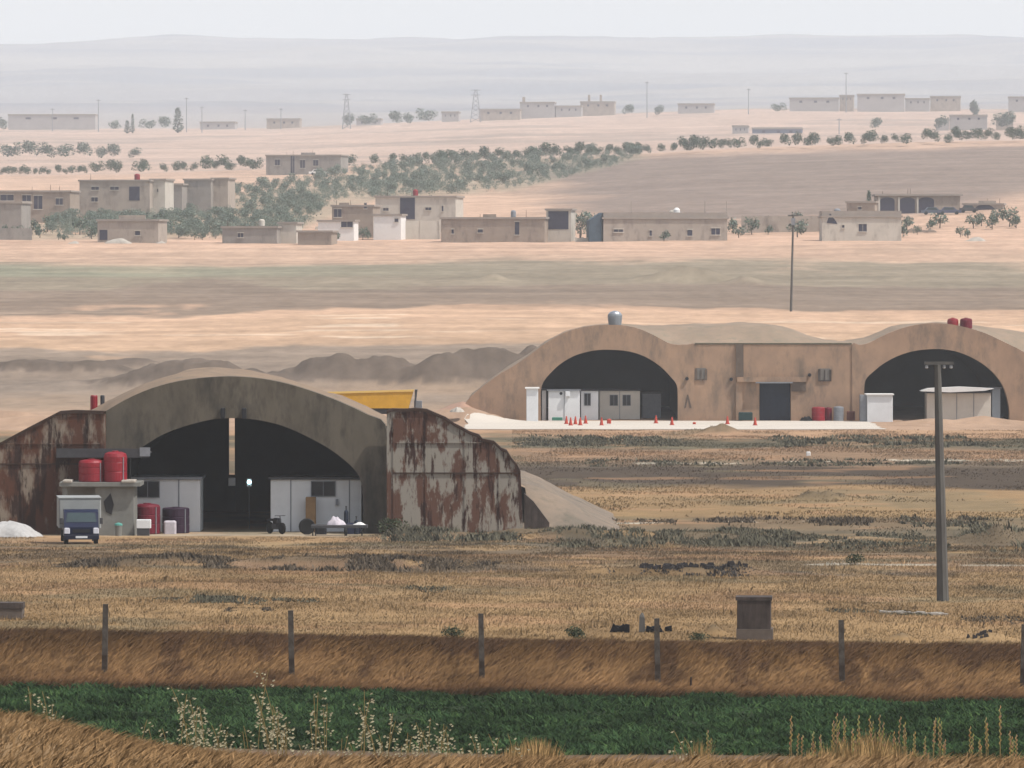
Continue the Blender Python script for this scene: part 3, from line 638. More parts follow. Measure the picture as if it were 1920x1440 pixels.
cabin('partition', 'white partition cabin in the right half of the near shelter mouth, dark window in the middle', 'partition', 507, 678, 899, D1+2.2, 3.5, M_white, wins=((584,628,903,930),), seams=(545,655), roofm=M_dgrey)
o = MB().bbox(px(573,D1+1.6), px(592,D1+1.6), D1+1.4, D1+1.9, Tz(-10,D1), pz(932,D1+1.6)).build('timber_board', M_ochre); tag(o, 'ochre brown board propped upright against the right hand partition', 'board')
# lit work lamp and a white panel added for a glint in the dark doorway
t = thing('work_lamp', 'small lit lamp glowing pale cyan in the dark doorway of the near shelter', 'lamp', (px(467,D1+6), D1+6, 0))
MB().tube((0,0,0), (0,0,pz(909,D1+6)), .03).build('stand', M_dgrey, t)
MB().lathe([(.02,-.09),(.085,-.06),(.10,0),(.085,.06),(.02,.09)], (0,-.05,pz(904,D1+6)), 12).build('bulb', M_lamp, t)
MB().box(-.12,.12,.06,.1,pz(912,D1+6),pz(898,D1+6)).build('reflector', M_silver, t)
o = MB().bbox(px(428,D1+9), px(441,D1+9), D1+9, D1+9.1, pz(911,D1+9), pz(896,D1+9)).build('glint_panel', M_white); tag(o, 'small pale panel painted in for a glint in the dark doorway below the daylight gap', 'glint')  # white panel painted in for a glint of light
# tanks
def tank(label, x0, x1, yt, d, m, yb=None, group=None, z0=None, dome=.18, ribs=True):
    r = (px(x1,d)-px(x0,d))/2; X = (px(x0,d)+px(x1,d))/2; z = Tz(X,d) if z0 is None else z0
    H = pz(yt,d)-z; t = thing('water_tank', label, 'tank', (X,d,z), group=group)
    MB().lathe([(r*.96,0),(r,.05),(r,H*.32),(r*.965,H*.34),(r,H*.36),(r,H*.62),(r*.965,H*.64),(r,H*.66),(r,H-dome),(r*.9,H-dome*.4),(r*.55,H-dome*.12),(r*.3,H-.05)], n=28).build('tank_body', m, t, smooth=False)
    MB().lathe([(r*.3,H-.08),(r*.3,H),(r*.26,H+.02)], n=20).build('lid', m, t)
    if ribs: MB().tube((r*.72,-r*.72,0.02), (r*.72,-r*.72,H-dome), .03).build('pipe', M_grey, t)
    return t
# block pump house with a flat roof
d = 345.4; z0 = Tz(px(185,d), d)-.1
ph = thing('pump_house', 'small grey block pump house with flat slab roof beside the near shelter', 'building', (px(184,d), d, z0))
W = (px(252,d)-px(118,d))/2; H = pz(912,d)-z0
MB().bbox(-W*.1, W, 0, 3.0, 0, H, .03).build('wall', M_block, ph)
MB().box(-W, -W*.1-.003, 1.2, 3.0, 0, H).build('side_wall', M_block, ph)
MB().box(-W-.15, W+.35, -.35, 3.2, H+.003, H+.22).build('roof', M_block, ph)
MB().prism([(-.02+.3,1.9),(.35+.3,2.35),(.52+.3,1.75),(.4+.3,1.2),(.1+.3,1.35)], -.03, -.003).build('broken_opening', M_dark, ph)
MB().box(-W, -W+.25, -.2, .05, 0, H).build('pillar', M_block, ph)
zr = z0+H+.22
tank('ribbed red water tank on the left of the pump house roof', 147, 196, 861, 346.2, M_red, z0=zr, group='red water tanks on the pump house roof')
tank('taller red water tank with domed top, right one on the pump house roof', 194, 238, 846, 346.0, M_red, z0=zr, group='red water tanks on the pump house roof', dome=.3)
for (a, b, nm) in ((118,135,'left end'),(228,254,'right end')):
    o = MB().bbox(px(a,345.5), px(b,345.5), 345.0, 346.6, zr, zr+.12).build('slab_piece', M_stone); tag(o, 'pale loose slab lying on the %s of the pump house roof' % nm, 'slab')
aw = thing('awning', 'dark corrugated metal awning above the roof tanks, raised on thin posts', 'awning', (px(193,347), 347.3, zr))
hw = (px(282,347)-px(108,347))/2
cor = MB(); pr = []
za, zb = pz(853,347.5)-zr, pz(840,347.5)-zr
for k in range(41):
    x = -hw+2*hw*k/40; z = za+.12+.05*(k % 2)+.1*math.sin(k/40*3.0); pr.append((x, z))
cor.strip(pr, [(x, z-.06) for x, z in pr], -.5, 1.8)
cor.box(-hw, hw, -.56, -.503, za-.12, za+.36)
cor.build('corrugated_sheet', M_dgrey, aw)
for x in (-hw+.3, -.2, hw-1.1):
    MB().tube((x, 1.2, 0), (x, 1.2, za+.1), .04).build('post', M_dgrey, aw)
MB().box(hw-.5, hw+.05, -.6, -.562, za-.05, za+.42).build('edge_plate', M_grey, aw)
tank('dark red water tank standing on the ground right of the pump house', 251, 300, 944, 349.2, M_dred, group='tanks on the ground at the near shelter')
tank('purple black tank standing on the ground before the left partition', 304, 355, 951, 350.4, M_purple, group='tanks on the ground at the near shelter', dome=.08)
o = MB().bbox(px(307,349.2), px(330,349.2), 348.9, 349.5, 0, .75, .08).build('bundle', M_cloth); tag(o, 'pale bundle lying against the purple black tank', 'bundle')
t = thing('crate', 'white crate with grey lower half at the pump house corner', 'crate', (px(269,345.2), 345.0, Tz(px(269,345),345)))
MB().bbox(-.38,.38,0,.6,.4,.85,.03).build('upper_box', M_white, t); MB().box(-.34,.30,.03,.55,0,.397).build('lower_box', M_dgrey, t)
t = thing('bin', 'small teal topped bin before the pump house wall', 'bin', (px(222,344.8), 344.7, Tz(px(222,345),344.7)))
MB().lathe([(.17,0),(.2,.55)], n=14).build('bin_body', M_block, t); MB().lathe([(.22,.553),(.2,.64),(.05,.7)], n=14).build('lid', mat('teal_plastic', (.1,.3,.26), var=.2), t)

# cargo truck
def wheel(parent, x, y, r=.34, w=.22):
    tw = MB().lathe([(r*.55,-w/2),(r*.95,-w/2),(r,-w*.35),(r,w*.35),(r*.95,w/2),(r*.55,w/2)], (x,y,r), 20, 'x').build('wheel', M_rubber, parent)
    MB().lathe([(r*.2,-w*.52),(r*.5,-w*.51),(r*.5,w*.51),(r*.2,w*.52)], (x,y,r), 14, 'x').build('rim', M_grey, tw)
tx = px(152, 327); tr = thing('cargo_truck', 'blue cab cargo truck with pale box body parked by the pump house', 'truck', (tx, 327, Tz(tx,327)), math.radians(6))
tr.scale = (.98, .98, .875)
cabp = [(-.15,.45),(-.22,.60),(-.22,.98),(-.02,1.22),(.36,1.84),(.55,1.93),(1.35,1.95),(1.45,1.9),(1.45,.45)]
cb = MB().prismx([(y, z) for y, z in cabp], -.88, .88).build('cab', M_blue, tr)
MB().add([(-.78,-.012,1.27),(.78,-.012,1.27),(.70,.31,1.79),(-.70,.31,1.79),(-.78,.05,1.25),(.78,.05,1.25),(.70,.36,1.77),(-.70,.36,1.77)], [(0,1,2,3),(4,7,6,5),(0,4,5,1),(1,5,6,2),(2,6,7,3),(3,7,4,0)]).build('windscreen', M_glass, cb)
for s in (-1, 1):
    MB().add([(s*.883,.2,1.2),(s*.883,1.2,1.2),(s*.883,1.15,1.82),(s*.883,.5,1.82)], [(0,1,2,3)]).build('side_window', M_glass, cb)
    MB().bbox(s*.74-.15, s*.74+.15, -.27, -.2, .62, .95, .04).build('headlight', M_lampg, tr)
    MB().bbox(s*1.02-.08, s*1.02+.08, .0, .07, 1.15, 1.5, .02).build('mirror', M_dgrey, tr)
    wheel(tr, s*.76, .45); wheel(tr, s*.8, 3.6)
MB().box(-.45, .45, -.24, -.223, .68, .86).build('grille', M_dark, tr)
MB().bbox(-.9, .9, -.32, -.1, .28, .56, .04).build('bumper', mat('dark_blue_bumper', (.012,.014,.03), var=.2, rough=.5), tr)
MB().box(-.3, .3, -.335, -.323, .36, .48).build('number_plate', M_white, tr)
bx = MB().bbox(-1.08, 1.08, 1.6, 5.0, .85, 2.55, .06).build('cargo_box', M_truckbox, tr)
MB().box(-1.1, 1.1, 1.57, 5.03, 2.553, 2.60).build('box_roof', M_truckbox, bx)
MB().box(-.5, .5, .9, 5.0, .5, .83).build('chassis', M_dark, tr)
# gravel heap
def heap(name, label, cat, X, Y, rx, ry, h, m, seed=1, n=28):
    V = []; Q = []
    z = min(Tz(X-rx*.8, Y), Tz(X+rx*.8, Y), Tz(X, Y))-.06
    for j in range(9):
        q = j/8
        for k in range(n):
            a = 2*math.pi*k/n; w = .7+.6*float(vn(math.cos(a)*2+5, math.sin(a)*2+seed, 4))
            V.append((X+rx*q*w*math.cos(a), Y+ry*q*w*math.sin(a), z+h*(1-q*q)**.9*(.45+1.0*float(fbm(math.cos(a)*2.6*q+3, math.sin(a)*2.6*q+seed*3, 6)))))
    for j in range(8):
        for k in range(n): Q.append((j*n+k, j*n+(k+1)%n, (j+1)*n+(k+1)%n, (j+1)*n+k))
    return tag(fastmesh(name, V, Q, m, 4), label, cat)
heap('gravel_heap', 'white gravel heap at the left edge beside the rusted door', 'heap', px(8,343), 343, 2.0, 1.5, 1.05, M_gravel, 3)
# odds and ends before the right partition
mt = thing('motorcycle', 'dark motorcycle parked at the left end of the right partition', 'motorcycle', (px(517,349), 349.2, Tz(px(517,349),349)), math.radians(35))
for y in (-.6, .6):
    MB().lathe([(.22,-.04),(.30,-.05),(.31,0),(.30,.05),(.22,.04)], (0,y,.31), 18, 'x').build('wheel', M_rubber, mt)
MB().tube((0,-.6,.31),(0,-.38,.95),.03).tube((-.33,-.4,.98),(.33,-.4,.98),.02).build('handlebar', M_dgrey, mt)
MB().bbox(-.14,.14,-.35,.15,.55,.85,.05).build('fuel_tank', M_dark, mt); MB().bbox(-.13,.13,.15,.75,.68,.8,.03).build('seat', M_rubber, mt); MB().bbox(-.15,.15,-.25,.25,.25,.54,.04).build('engine', M_dgrey, mt)
lt = thing('flat_trailer', 'low dark flat trailer with thin legs before the right partition', 'trailer', (px(636,345.6), 345.8, Tz(px(636,345.8),345.8)))
MB().bbox(-1.5,1.5,-.5,.6,.42,.58,.03).build('deck', M_dgrey, lt)
for x in (-1.4,-1.25,1.2): MB().tube((x,-.4,0),(x,-.4,.42),.035).build('leg', M_dark, lt)
wheel(lt, .35, -.45, .22, .14)
zt = Tz(px(636,345.8),345.8)+.58
heap('sack_pile', 'pale sacks heaped on the flat trailer', 'sacks', px(630,345.8), 345.8, .5, .35, .5, M_cloth, 5).location.z += .58
heap('white_sheet', 'flat white sheet heaped at the right end of the flat trailer', 'sheet', px(672,345.9), 345.9, .42, .3, .18, M_roofw, 8).location.z += .58
t = thing('tyre', 'black tyre leaning by the ochre board', 'tyre', (px(575,348), 348.2, Tz(px(575,348),348.2)))
MB().lathe([(.24,-.1),(.40,-.1),(.44,0),(.40,.1),(.24,.1)], (0,0,.43), 20, 'y').build('tread', M_rubber, t)
o = MB().bbox(px(592,348.5),px(612,348.5),348.3,349.0,0,.55,.08).build('toolbox', M_dark); tag(o, 'dark box on the ground right of the tyre', 'box')
o = MB().bbox(px(650,349.2),px(676,349.2),349.1,349.9,0,.62,.06).build('storage_chest', mat('navy_paint',(.03,.035,.07),var=.3)); tag(o, 'dark navy chest before the right end of the right partition', 'chest')
for (x, yt, lb) in ((649,949,'tallest dark gas cylinder before the right partition'),(668,968,'short dark gas cylinder nearest the arch leg, right of the tall one')):
    dd = 349.4 if x == 649 else 348.8
    t = thing('gas_cylinder', lb, 'cylinder', (px(x,dd), dd, Tz(px(x,dd),dd)), group='gas cylinders'); h = pz(yt,dd)-t.location.z
    MB().lathe([(.11,0),(.12,.04),(.12,h-.35),(.10,h-.26),(.04,h-.2)], n=16).build('cylinder_body', M_navy, t); MB().lathe([(.035,h-.2),(.035,h-.05),(.05,h-.04),(.05,h)], n=10).build('valve', M_dgrey, t)
o = MB().box(px(629,D1+1.9), px(634,D1+1.9), D1+2.05, D1+2.14, pz(948,D1+2), pz(936,D1+2)).build('meter_box', M_grey); tag(o, 'tiny grey meter box on the right partition below its window', 'box')
# red markers left of the near shelter, standing on its earth
for (x, yt, yb, w, lb, m) in ((176,741,768,.2,'small red drum standing on the earth left of the near arch',M_red),(192,741,752,.12,'small dark post on the earth just right of the red drum',M_dgrey)):
    dd = 362; X = px(x,dd)
    o = MB().lathe([(w*.9,pz(yb+20,dd)),(w,pz(yb,dd)),(w,pz(yt+2,dd)),(w*.8,pz(yt,dd))], (X,dd,0), 14).build('drum' if m is M_red else 'marker_post', m); tag(o, lb, 'drum' if m is M_red else 'post')

# yellow tipper trailer far behind the near shelter
dd = 556.0; X = px(685,dd); g = Tz(X,dd)
yt_ = thing('tipper_trailer', 'long yellow tipper trailer showing above the near shelter roof', 'trailer', (X, dd, g))
zt, zb = pz(731,dd)-g, pz(765,dd)-g; L0, L1 = px(596,dd)-X, px(776,dd)-X
MB().prism([(L0,zb),(L1-.45,zb),(L1,zt),(L0-.2,zt-.22)], -1.2, 1.2).build('tipper_body', M_yellow, yt_)
MB().prism([(L0-.22,zt-.34),(L1+.02,zt-.12),(L1+.02,zt+.05),(L0-.22,zt-.17)], -1.27, -1.203).build('top_rail', mat('pale_yellow_edge',(.75,.5,.15),var=.15), yt_)
MB().prism([(L1+.05,zb-.1),(L1+.12,zb-.1),(L1+.3,zt+.03),(L1+.1,zt+.03)], -1.25, 1.25).build('tailgate', M_dgrey, yt_)
MB().box(L0, L1-.3, -.6, .6, zb-.5, zb-.003).build('chassis', M_dgrey, yt_)
for x in (L0+1.2, L1-2.2, L1-1.1):
    for y in (-1, 1):
        w = MB().lathe([(.3,-.15),(.5,-.15),(.52,0),(.5,.15),(.3,.15)], (x,y,.52), 18, 'y').build('wheel', M_rubber, yt_)
o = MB().bbox(px(776,dd),px(791,dd),dd+1,dd+1.8,g,pz(752,dd)).build('oil_drum', M_grey); tag(o, 'grey drum behind the tail end of the yellow tipper trailer', 'drum')

# ------------------------------------------------------------------ far double shelter
D2 = 600.0
s2 = thing('double_shelter', 'brown concrete double aircraft shelter with two arched mouths joined by a wall', 'shelter', (0,0,0))
oL = [(856,789),(866,770),(882,744),(930,706),(960,688),(990,668),(1025,642),(1060,623),(1100,612),(1150,609),(1190,614),(1225,628),(1258,645),(1290,646),(1302,647),(1302,690),(1302,789)]
iL = [(1014,789),(1014,760),(1014,735),(1018,718),(1030,702),(1050,683),(1075,668),(1100,660),(1125,656),(1150,656),(1180,659),(1210,669),(1238,687),(1258,707),(1269,722),(1271,745),(1271,789)]
MB().strip(smooth(P2(oL, D2)), smooth(P2(iL, D2)), D2, D2+1.5).build('arch_face', M_conc2, s2)
oR = [(1598,789),(1598,700),(1598,647),(1612,647),(1630,643),(1655,630),(1690,616),(1725,608),(1760,606),(1800,611),(1845,624),(1880,640),(1920,660),(1965,690),(2010,728),(2035,765),(2045,789)]
iR = [(1621,789),(1621,750),(1621,722),(1626,708),(1640,695),(1655,683),(1680,669),(1710,659),(1740,655),(1768,655),(1800,661),(1835,677),(1862,698),(1880,722),(1889,748),(1893,770),(1893,789)]
MB().strip(smooth(P2(oR, D2)), smooth(P2(iR, D2)), D2, D2+1.5).build('arch_face', M_conc2, s2)
for I in (iL, iR):
    q = smooth(P2(I, D2)); c = sum(p[0] for p in q)/len(q); w = [(x+(.4 if x > c else -.4), z+.4) for x, z in q]
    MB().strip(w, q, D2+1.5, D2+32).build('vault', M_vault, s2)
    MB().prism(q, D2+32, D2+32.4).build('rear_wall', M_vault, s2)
wo = P2([(1302,789),(1302,645),(1380,644),(1500,644),(1598,646),(1598,789)], D2); wi = P2([(1424,789),(1424,717),(1430,717),(1478,717),(1483,717),(1483,789)], D2)
MB().strip(wo, wi, D2+.1, D2+1.3).build('link_wall', M_conc2, s2)
MB().box(px(1425,D2), px(1482.5,D2), D2+.75, D2+.9, pz(789,D2), pz(718,D2)).build('entrance_door', M_navy, s2)
MB().box(px(1382,D2), px(1512,D2), D2-.35, D2+.097, pz(716,D2), pz(707,D2)).build('lintel', M_conc2, s2)
MB().box(px(1417,D2), px(1486,D2), D2-.55, D2+.09, pz(718.5,D2), pz(716.2,D2)).build('door_canopy', M_grey, s2)
MB().box(px(1380,D2), px(1394,D2), D2-.08, D2+.097, pz(706.8,D2), pz(645,D2)).build('downpipe_chase', mat('darker_concrete',(.13,.10,.08),var=.3), s2)
MB().box(px(1380,D2), px(1392,D2), D2-.08, D2+.097, pz(788,D2), pz(716.2,D2)).build('pilaster', M_conc2, s2)
MB().box(px(1484,D2), px(1511,D2), D2+.02, D2+.097, pz(734,D2), pz(716.2,D2)).build('dark_patch', mat('darker_concrete',(.13,.10,.08)), s2)  # darker rectangle below the lintel, right of the doorway
MB().box(px(1303,D2), px(1597,D2), D2+.05, D2+1.0, pz(644.9,D2)-.05, pz(643.2,D2)).build('coping', mat('dark_coping',(.13,.105,.075),col2=(.07,.07,.045),scale=3), s2)
def vent(x0, x1, y0, y1, dk):
    v = MB().box(px(x0,D2), px(x1,D2), D2+.04, D2+.097, pz(y1,D2), pz(y0,D2)).build('vent', mat('vent_grey',(.17,.155,.14),var=.25), s2)
    b = MB(); b.box(px(x0,D2)-.1, px(x0,D2)+.12, D2-.02, D2+.037, pz(y1,D2), pz(y0+1,D2)); b.box(px(x1,D2)-.12, px(x1,D2)+.1, D2-.02, D2+.037, pz(y1,D2), pz(y0+2,D2)); b.box(px(x0,D2)+.13, px(x1,D2)-.13, D2-.02, D2+.037, pz(y1,D2), pz(y1,D2)+.12)
    b.box(px((x0+x1)/2,D2)-.04, px((x0+x1)/2,D2)+.04, D2-.02, D2+.037, pz(y1,D2)+.121, pz(y0+3,D2)); b.build('vent_frame', M_bunk if dk else mat('darker_concrete',(.13,.10,.08)), v)
vent(1305,1324,690,713,0); vent(1536,1557,691,715,1)
for (x, y) in ((1288,710),(1371,711),(1518,703)):
    r = .16; MB().lathe([(r,-.12),(r,.09)], (px(x,D2), D2+(.0 if x > 1302 else -.1), pz(y,D2)), 12, 'y').build('hole_disc', M_dark, s2)  # dark discs added where the wall has black holes
MB().prism([(px(1283,D2),pz(765,D2)),(px(1286,D2),pz(765,D2)),(px(1289.5,D2),pz(748,D2)),(px(1293,D2),pz(765,D2)),(px(1297,D2),pz(765,D2)),(px(1290.5,D2),pz(740,D2)),(px(1288.5,D2),pz(740,D2))][::-1], D2-.03, D2-.003).build('painted_mark', mat('faded_dark_paint',(.12,.09,.075),var=.35), s2)
# soil over the vaults
covR = P2([(858,792),(866,772),(882,746),(930,708),(990,670),(1025,644),(1060,625),(1100,614),(1150,611),(1195,613),(1250,613),(1320,611),(1400,608),(1440,609),(1480,616),(1520,631),(1560,641),(1600,644),(1640,638),(1690,617),(1740,609),(1780,608),(1850,614),(1920,624),(1990,646),(2030,690),(2050,792)], D2+14)
fR = P2([(x, y+.7) for x, y in oL[1:14]]+[(1302,646),(1598,648)]+[(x, y+.7) for x, y in oR[3:16]]+[(2050,792)], D2+1.55)
fR = [P2([(858,792)], D2+1.55)[0]]+fR
earth('earth_cover', covR, D2+1.55, D2+33, 16, M_earth, s2, 33, nx=240, fprof=fR, edge=.35)
# sandy foot of the left flank
earth('earth_bank', P2([(745,800),(790,780),(815,774),(845,764),(868,758),(905,775),(960,795)], D2-2), D2-6, D2+8, 8, mat('reddish_sand',(.36,.22,.155),col2=(.27,.17,.125),scale=.5), s2, 37, nx=40, ft=5)
t = heap('rubble', 'white rubble heap on the sand at the left flank of the far shelter', 'rubble', px(857,590), 590, .7, .8, .45, M_stone, 9); t.location.z += pz(766,590)-Tz(px(857,590),590)-.25

# cabins in the far mouths
cabin('site_cabin', 'narrow white cabin standing alone outside the left end of the left far mouth', 'cabin', 987, 1009, 729, D2-3.5, 2.2, M_white, roofm=M_roofw)
cabin('site_cabin', 'narrow cabin squeezed between the lone white cabin and the one with the cooler', 'cabin', 1016, 1024, 732, D2+1.0, 2.4, M_white, roofm=M_dgrey)
t = cabin('site_cabin', 'pale site cabin with a wall cooler, in sunlight in the left far mouth', 'cabin', 1028, 1087, 733, D2+.4, 3, M_white, roofm=M_grey, seams=(1058,))
ac = MB().bbox(px(1060,D2)-t.location.x, px(1069,D2)-t.location.x, -.35, -.01, pz(743,D2)-t.location.z, pz(734,D2)-t.location.z).build('air_cooler', M_white, t)
MB().lathe([(.14,-.03),(.14,0)], (px(1052,D2)-t.location.x, -.01, pz(738,D2)-t.location.z), 12, 'y').build('cooler_fan', M_dark, t)
cabin('site_cabin', 'grey site cabin in the shade of the left far mouth, one window', 'cabin', 1089, 1122, 733, D2+2.0, 3, M_white, wins=((1096,1107,738,760),), roofm=M_dgrey)
cabin('site_cabin', 'long dim site cabin deepest in the left far mouth, two windows', 'cabin', 1124, 1200, 733, D2+3.6, 3, M_cream, wins=((1144,1158,741,760),(1168,1182,741,760)), roofm=M_dgrey, seams=(1162,))
cabin('site_cabin', 'dark site cabin at the right end of the left far mouth', 'cabin', 1204, 1240, 738, D2+6, 3, M_grey, roofm=M_dgrey)
o = MB().bbox(px(1035,D2-2), px(1055,D2-2), D2-2.4, D2-1.8, 0, .28, .05).build('tarpaulin', mat('green_sheet',(.05,.17,.12),var=.2)); tag(o, 'green tarpaulin on the ground before the cabin with the cooler', 'tarpaulin')
t = cabin('site_cabin', 'square white cabin standing just outside the left edge of the right far mouth', 'cabin', 1626, 1674, 741, D2-4, 2.6, M_white, roofm=M_roofw, yb=792)
MB().box(px(1614,D2-4)-t.location.x, px(1625.6,D2-4)-t.location.x, .25, 2.4, 0, pz(741,D2-4)-t.location.z).build('shaded_face', M_grey, t)  # shaded left face of the cabin, put in as a grey block
t = cabin('site_cabin', 'wide cream cabin with white sheet roof in the right far mouth', 'cabin', 1738, 1858, 737, D2-.6, 3.2, M_cream, roofm=M_dgrey, seams=(1794,1826), roofh=.1)
MB().prism([(px(1726,D2)-t.location.x, pz(733,D2)-t.location.z),(px(1780,D2)-t.location.x, pz(735,D2)-t.location.z),(px(1845,D2)-t.location.x, pz(732,D2)-t.location.z),(px(1862,D2)-t.location.x, pz(728,D2)-t.location.z),(px(1800,D2)-t.location.x, pz(725,D2)-t.location.z),(px(1740,D2)-t.location.x, pz(728,D2)-t.location.z)], -1.0, 2.8).build('sheet_roof', M_roofw, t)
cabin('site_cabin', 'blue grey narrow cabin at the right end of the right far mouth', 'cabin', 1860, 1876, 729, D2+.8, 2.5, mat('blue_grey_panel',(.30,.35,.40),var=.15), roofm=M_grey)
# tanks on and beside it
zt = pz(611,D2+8)
t = thing('water_tank', 'galvanised water tank with shiny lid on top of the left far arch', 'tank', (px(1153,D2+.8), D2+.8, pz(611.5,D2+.8)))
r = .66; MB().lathe([(r*.85,0),(r*.9,.2),(r,.7),(r*1.02,1.0),(r*.9,1.15)], n=26).build('tank_body', mat('tank_grey',(.2,.22,.24),rough=.4,var=.2), t); MB().lathe([(r*.88,1.153),(r*.7,1.3),(r*.2,1.42)], n=26).build('lid', M_silver, t)
tank('red round water tank, left of the pair on the right far arch', 1776, 1797, 596, D2+.75, M_red, z0=pz(613,D2+.75), group='red tanks on the right far arch', dome=.3, ribs=False)
tank('darker red water tank, right of the pair on the right far arch', 1800, 1823, 596, D2+.75, M_dred, z0=pz(616,D2+.75), group='red tanks on the right far arch', dome=.25, ribs=False)
tank('bright red drum tank by the wall right of the navy door', 1522, 1547, 763, D2-1.0, M_red, ribs=False, dome=.1)
tank('dark red drum tank touching the bright red one by the link wall', 1545, 1560, 764, D2-.4, M_dred, ribs=False, dome=.1)
tank('grey drum tank right of the red ones by the link wall', 1563, 1582, 762, D2-1.0, M_grey, ribs=False, dome=.1)
o = MB().bbox(px(1588,D2-1), px(1603,D2-1), D2-1.4, D2-.6, 0, pz(771,D2-1), .06).build('crate', mat('brick_red_crate',(.16,.06,.045),var=.3)); tag(o, 'brick red crate at the foot of the link wall beside the right mouth', 'crate')
o = MB().bbox(px(1385,D2-1), px(1411,D2-1), D2-1.5, D2-.6, 0, pz(773,D2-1), .06).build('crate', mat('dark_teal_crate',(.02,.045,.045),var=.3)); tag(o, 'dark teal crate at the foot of the wall left of the navy door', 'crate')
heap('tyre_pile', 'low dark heap at the wall between navy door and red drum', 'heap', px(1512,D2-1), D2-1.2, .6, .5, .5, M_scrap, 4)
# cones on the apron
cones = [1062,1070,1079,1088,1098,1128,1230,1260,1364,1416]
base = None
for i, x in enumerate(cones):
    dd = 585+R.uniform(-3, 5); lb = ['leftmost']+[ORD[k]+' from the left' for k in range(1, 16)]
    L = 'red traffic cone on the pale pavement, %s in the scattered row' % lb[i]
    if base is None:
        base = thing('traffic_cone', L, 'cone', (px(x,dd), dd, Tz(px(x,dd),dd)+.03), group='red traffic cones on the pale pavement')
        MB().lathe([(.17,.05),(.05,.7),(.03,.72)], n=12).build('cone_body', M_cone, base); MB().box(-.22,.22,-.22,.22,0,.048).build('base_plate', M_cone, base)
    else: dup(base, (px(x,dd), dd, Tz(px(x,dd),dd)+.03), label=L)
o = MB().bbox(px(1138,585), px(1146,585), 585, 585.4, .02, .45, .08).build('barrel', M_cone); tag(o, 'small red barrel on the pale pavement among the cones', 'barrel')
o = MB().bbox(px(1299,583), px(1305,583), 583, 583.3, .02, .2, .04).build('brick_block', M_cone); tag(o, 'small red block on the pale pavement before the link wall', 'block')

# ------------------------------------------------------------------ poles, posts and small things on the plain
dd = 252.0; X = px(1769,dd); g = Tz(X,dd)
up = thing('utility_pole', 'tall tapered concrete utility pole rising across the right far mouth', 'pole', (X, dd, g-.3))
h = pz(684,dd)-g+.3; lx = px(1758,dd)-X
MB().tube((0,0,0),(lx,0,h),.235,.13,8).build('shaft', M_pole, up)
MB().box(lx-.5, lx+.62, -.08, .08, h+.003, h+.12).build('crossarm', M_pole, up)
for x, s in ((-.42,1),(.25,1),(.52,.8)):
    MB().lathe([(.03,0),(.07,.04),(.04,.07),(.07,.1),(.03,.14)], (lx+x,-.02,h-.15), 10).build('insulator', M_silver, up)
dd = 850.0; X = px(1483,dd); g = Tz(X,dd)
up = thing('utility_pole', 'thin distant utility pole standing in the fields before the village', 'pole', (X, dd, g-.2))
h = pz(402,dd)-g+.2
MB().tube((0,0,0),(.3,0,h),.17,.12,8).build('shaft', M_pole, up)
MB().box(-.4, 1.0, -.06, .06, h-.25, h-.05).build('crossarm', M_pole, up); MB().box(.05,.55,-.3,.3,h-1.4,h-.5).build('transformer', M_grey, up)
posts = [(195,1133,1275),(547,1145,1272),(904,1151,1280),(1234,1160,1294),(1580,1163,1294),(1919,1171,1300)]
for i, (x, yt, yb) in enumerate(posts):
    dd = 206.8; X = px(x,dd); g = Tz(X,dd)
    t = tag(MB().tube((0,0,-.2),(0.04*R.choice((-1,1)),0,pz(yt,dd)-g),.13,.115,4).build('fence_post', M_post), 'weathered concrete fence post on the grassy bank, '+(['leftmost','second from the left','third from the left','third from the right','second from the right','cut by the right edge'][i]), 'post', 'concrete fence posts on the bank')
    t.location = (X, dd, g)
dd = 206; t = tag(MB().tube((0,0,-.1),(.02,0,.42),.04,.03,6).build('stub_post', M_rustd), 'short thin stub post low on the bank between two fence posts', 'post'); t.location = (px(1295,dd), dd, Tz(px(1295,dd),dd))
# two concrete blocks in the grass
dd = 220.5; X = px(1414,dd); g = Tz(X,dd)-.05
b = thing('concrete_block', 'dark stained square concrete block standing in dry grass right of centre', 'block', (X, dd, g), math.radians(-3))
hh = pz(1120,dd)-g; hw = .60
MB().bbox(-hw*.95, hw*.95, 0, 1.2, .42, hh-.12, .02).build('shaft', M_bunk, b); MB().box(-hw-.02, hw+.01, -.03, 1.23, hh-.117, hh).build('cap', M_bunk, b)
MB().box(-hw*.99, hw*1.06, -.05, 1.25, 0, .417).build('plinth', M_bunkp, b)
dd = 229; X = px(4,dd); g = Tz(X,dd)
b = thing('concrete_block', 'low concrete block with dark top cut off by the left edge', 'block', (X, dd, g)); hh = pz(1131,dd)-g
MB().bbox(-.75,.70,0,.9,-.2,hh-.2,.02).build('shaft', M_bunkp, b); MB().box(-.77,.72,-.03,.93,hh-.197,hh).build('cap', M_bunk, b)
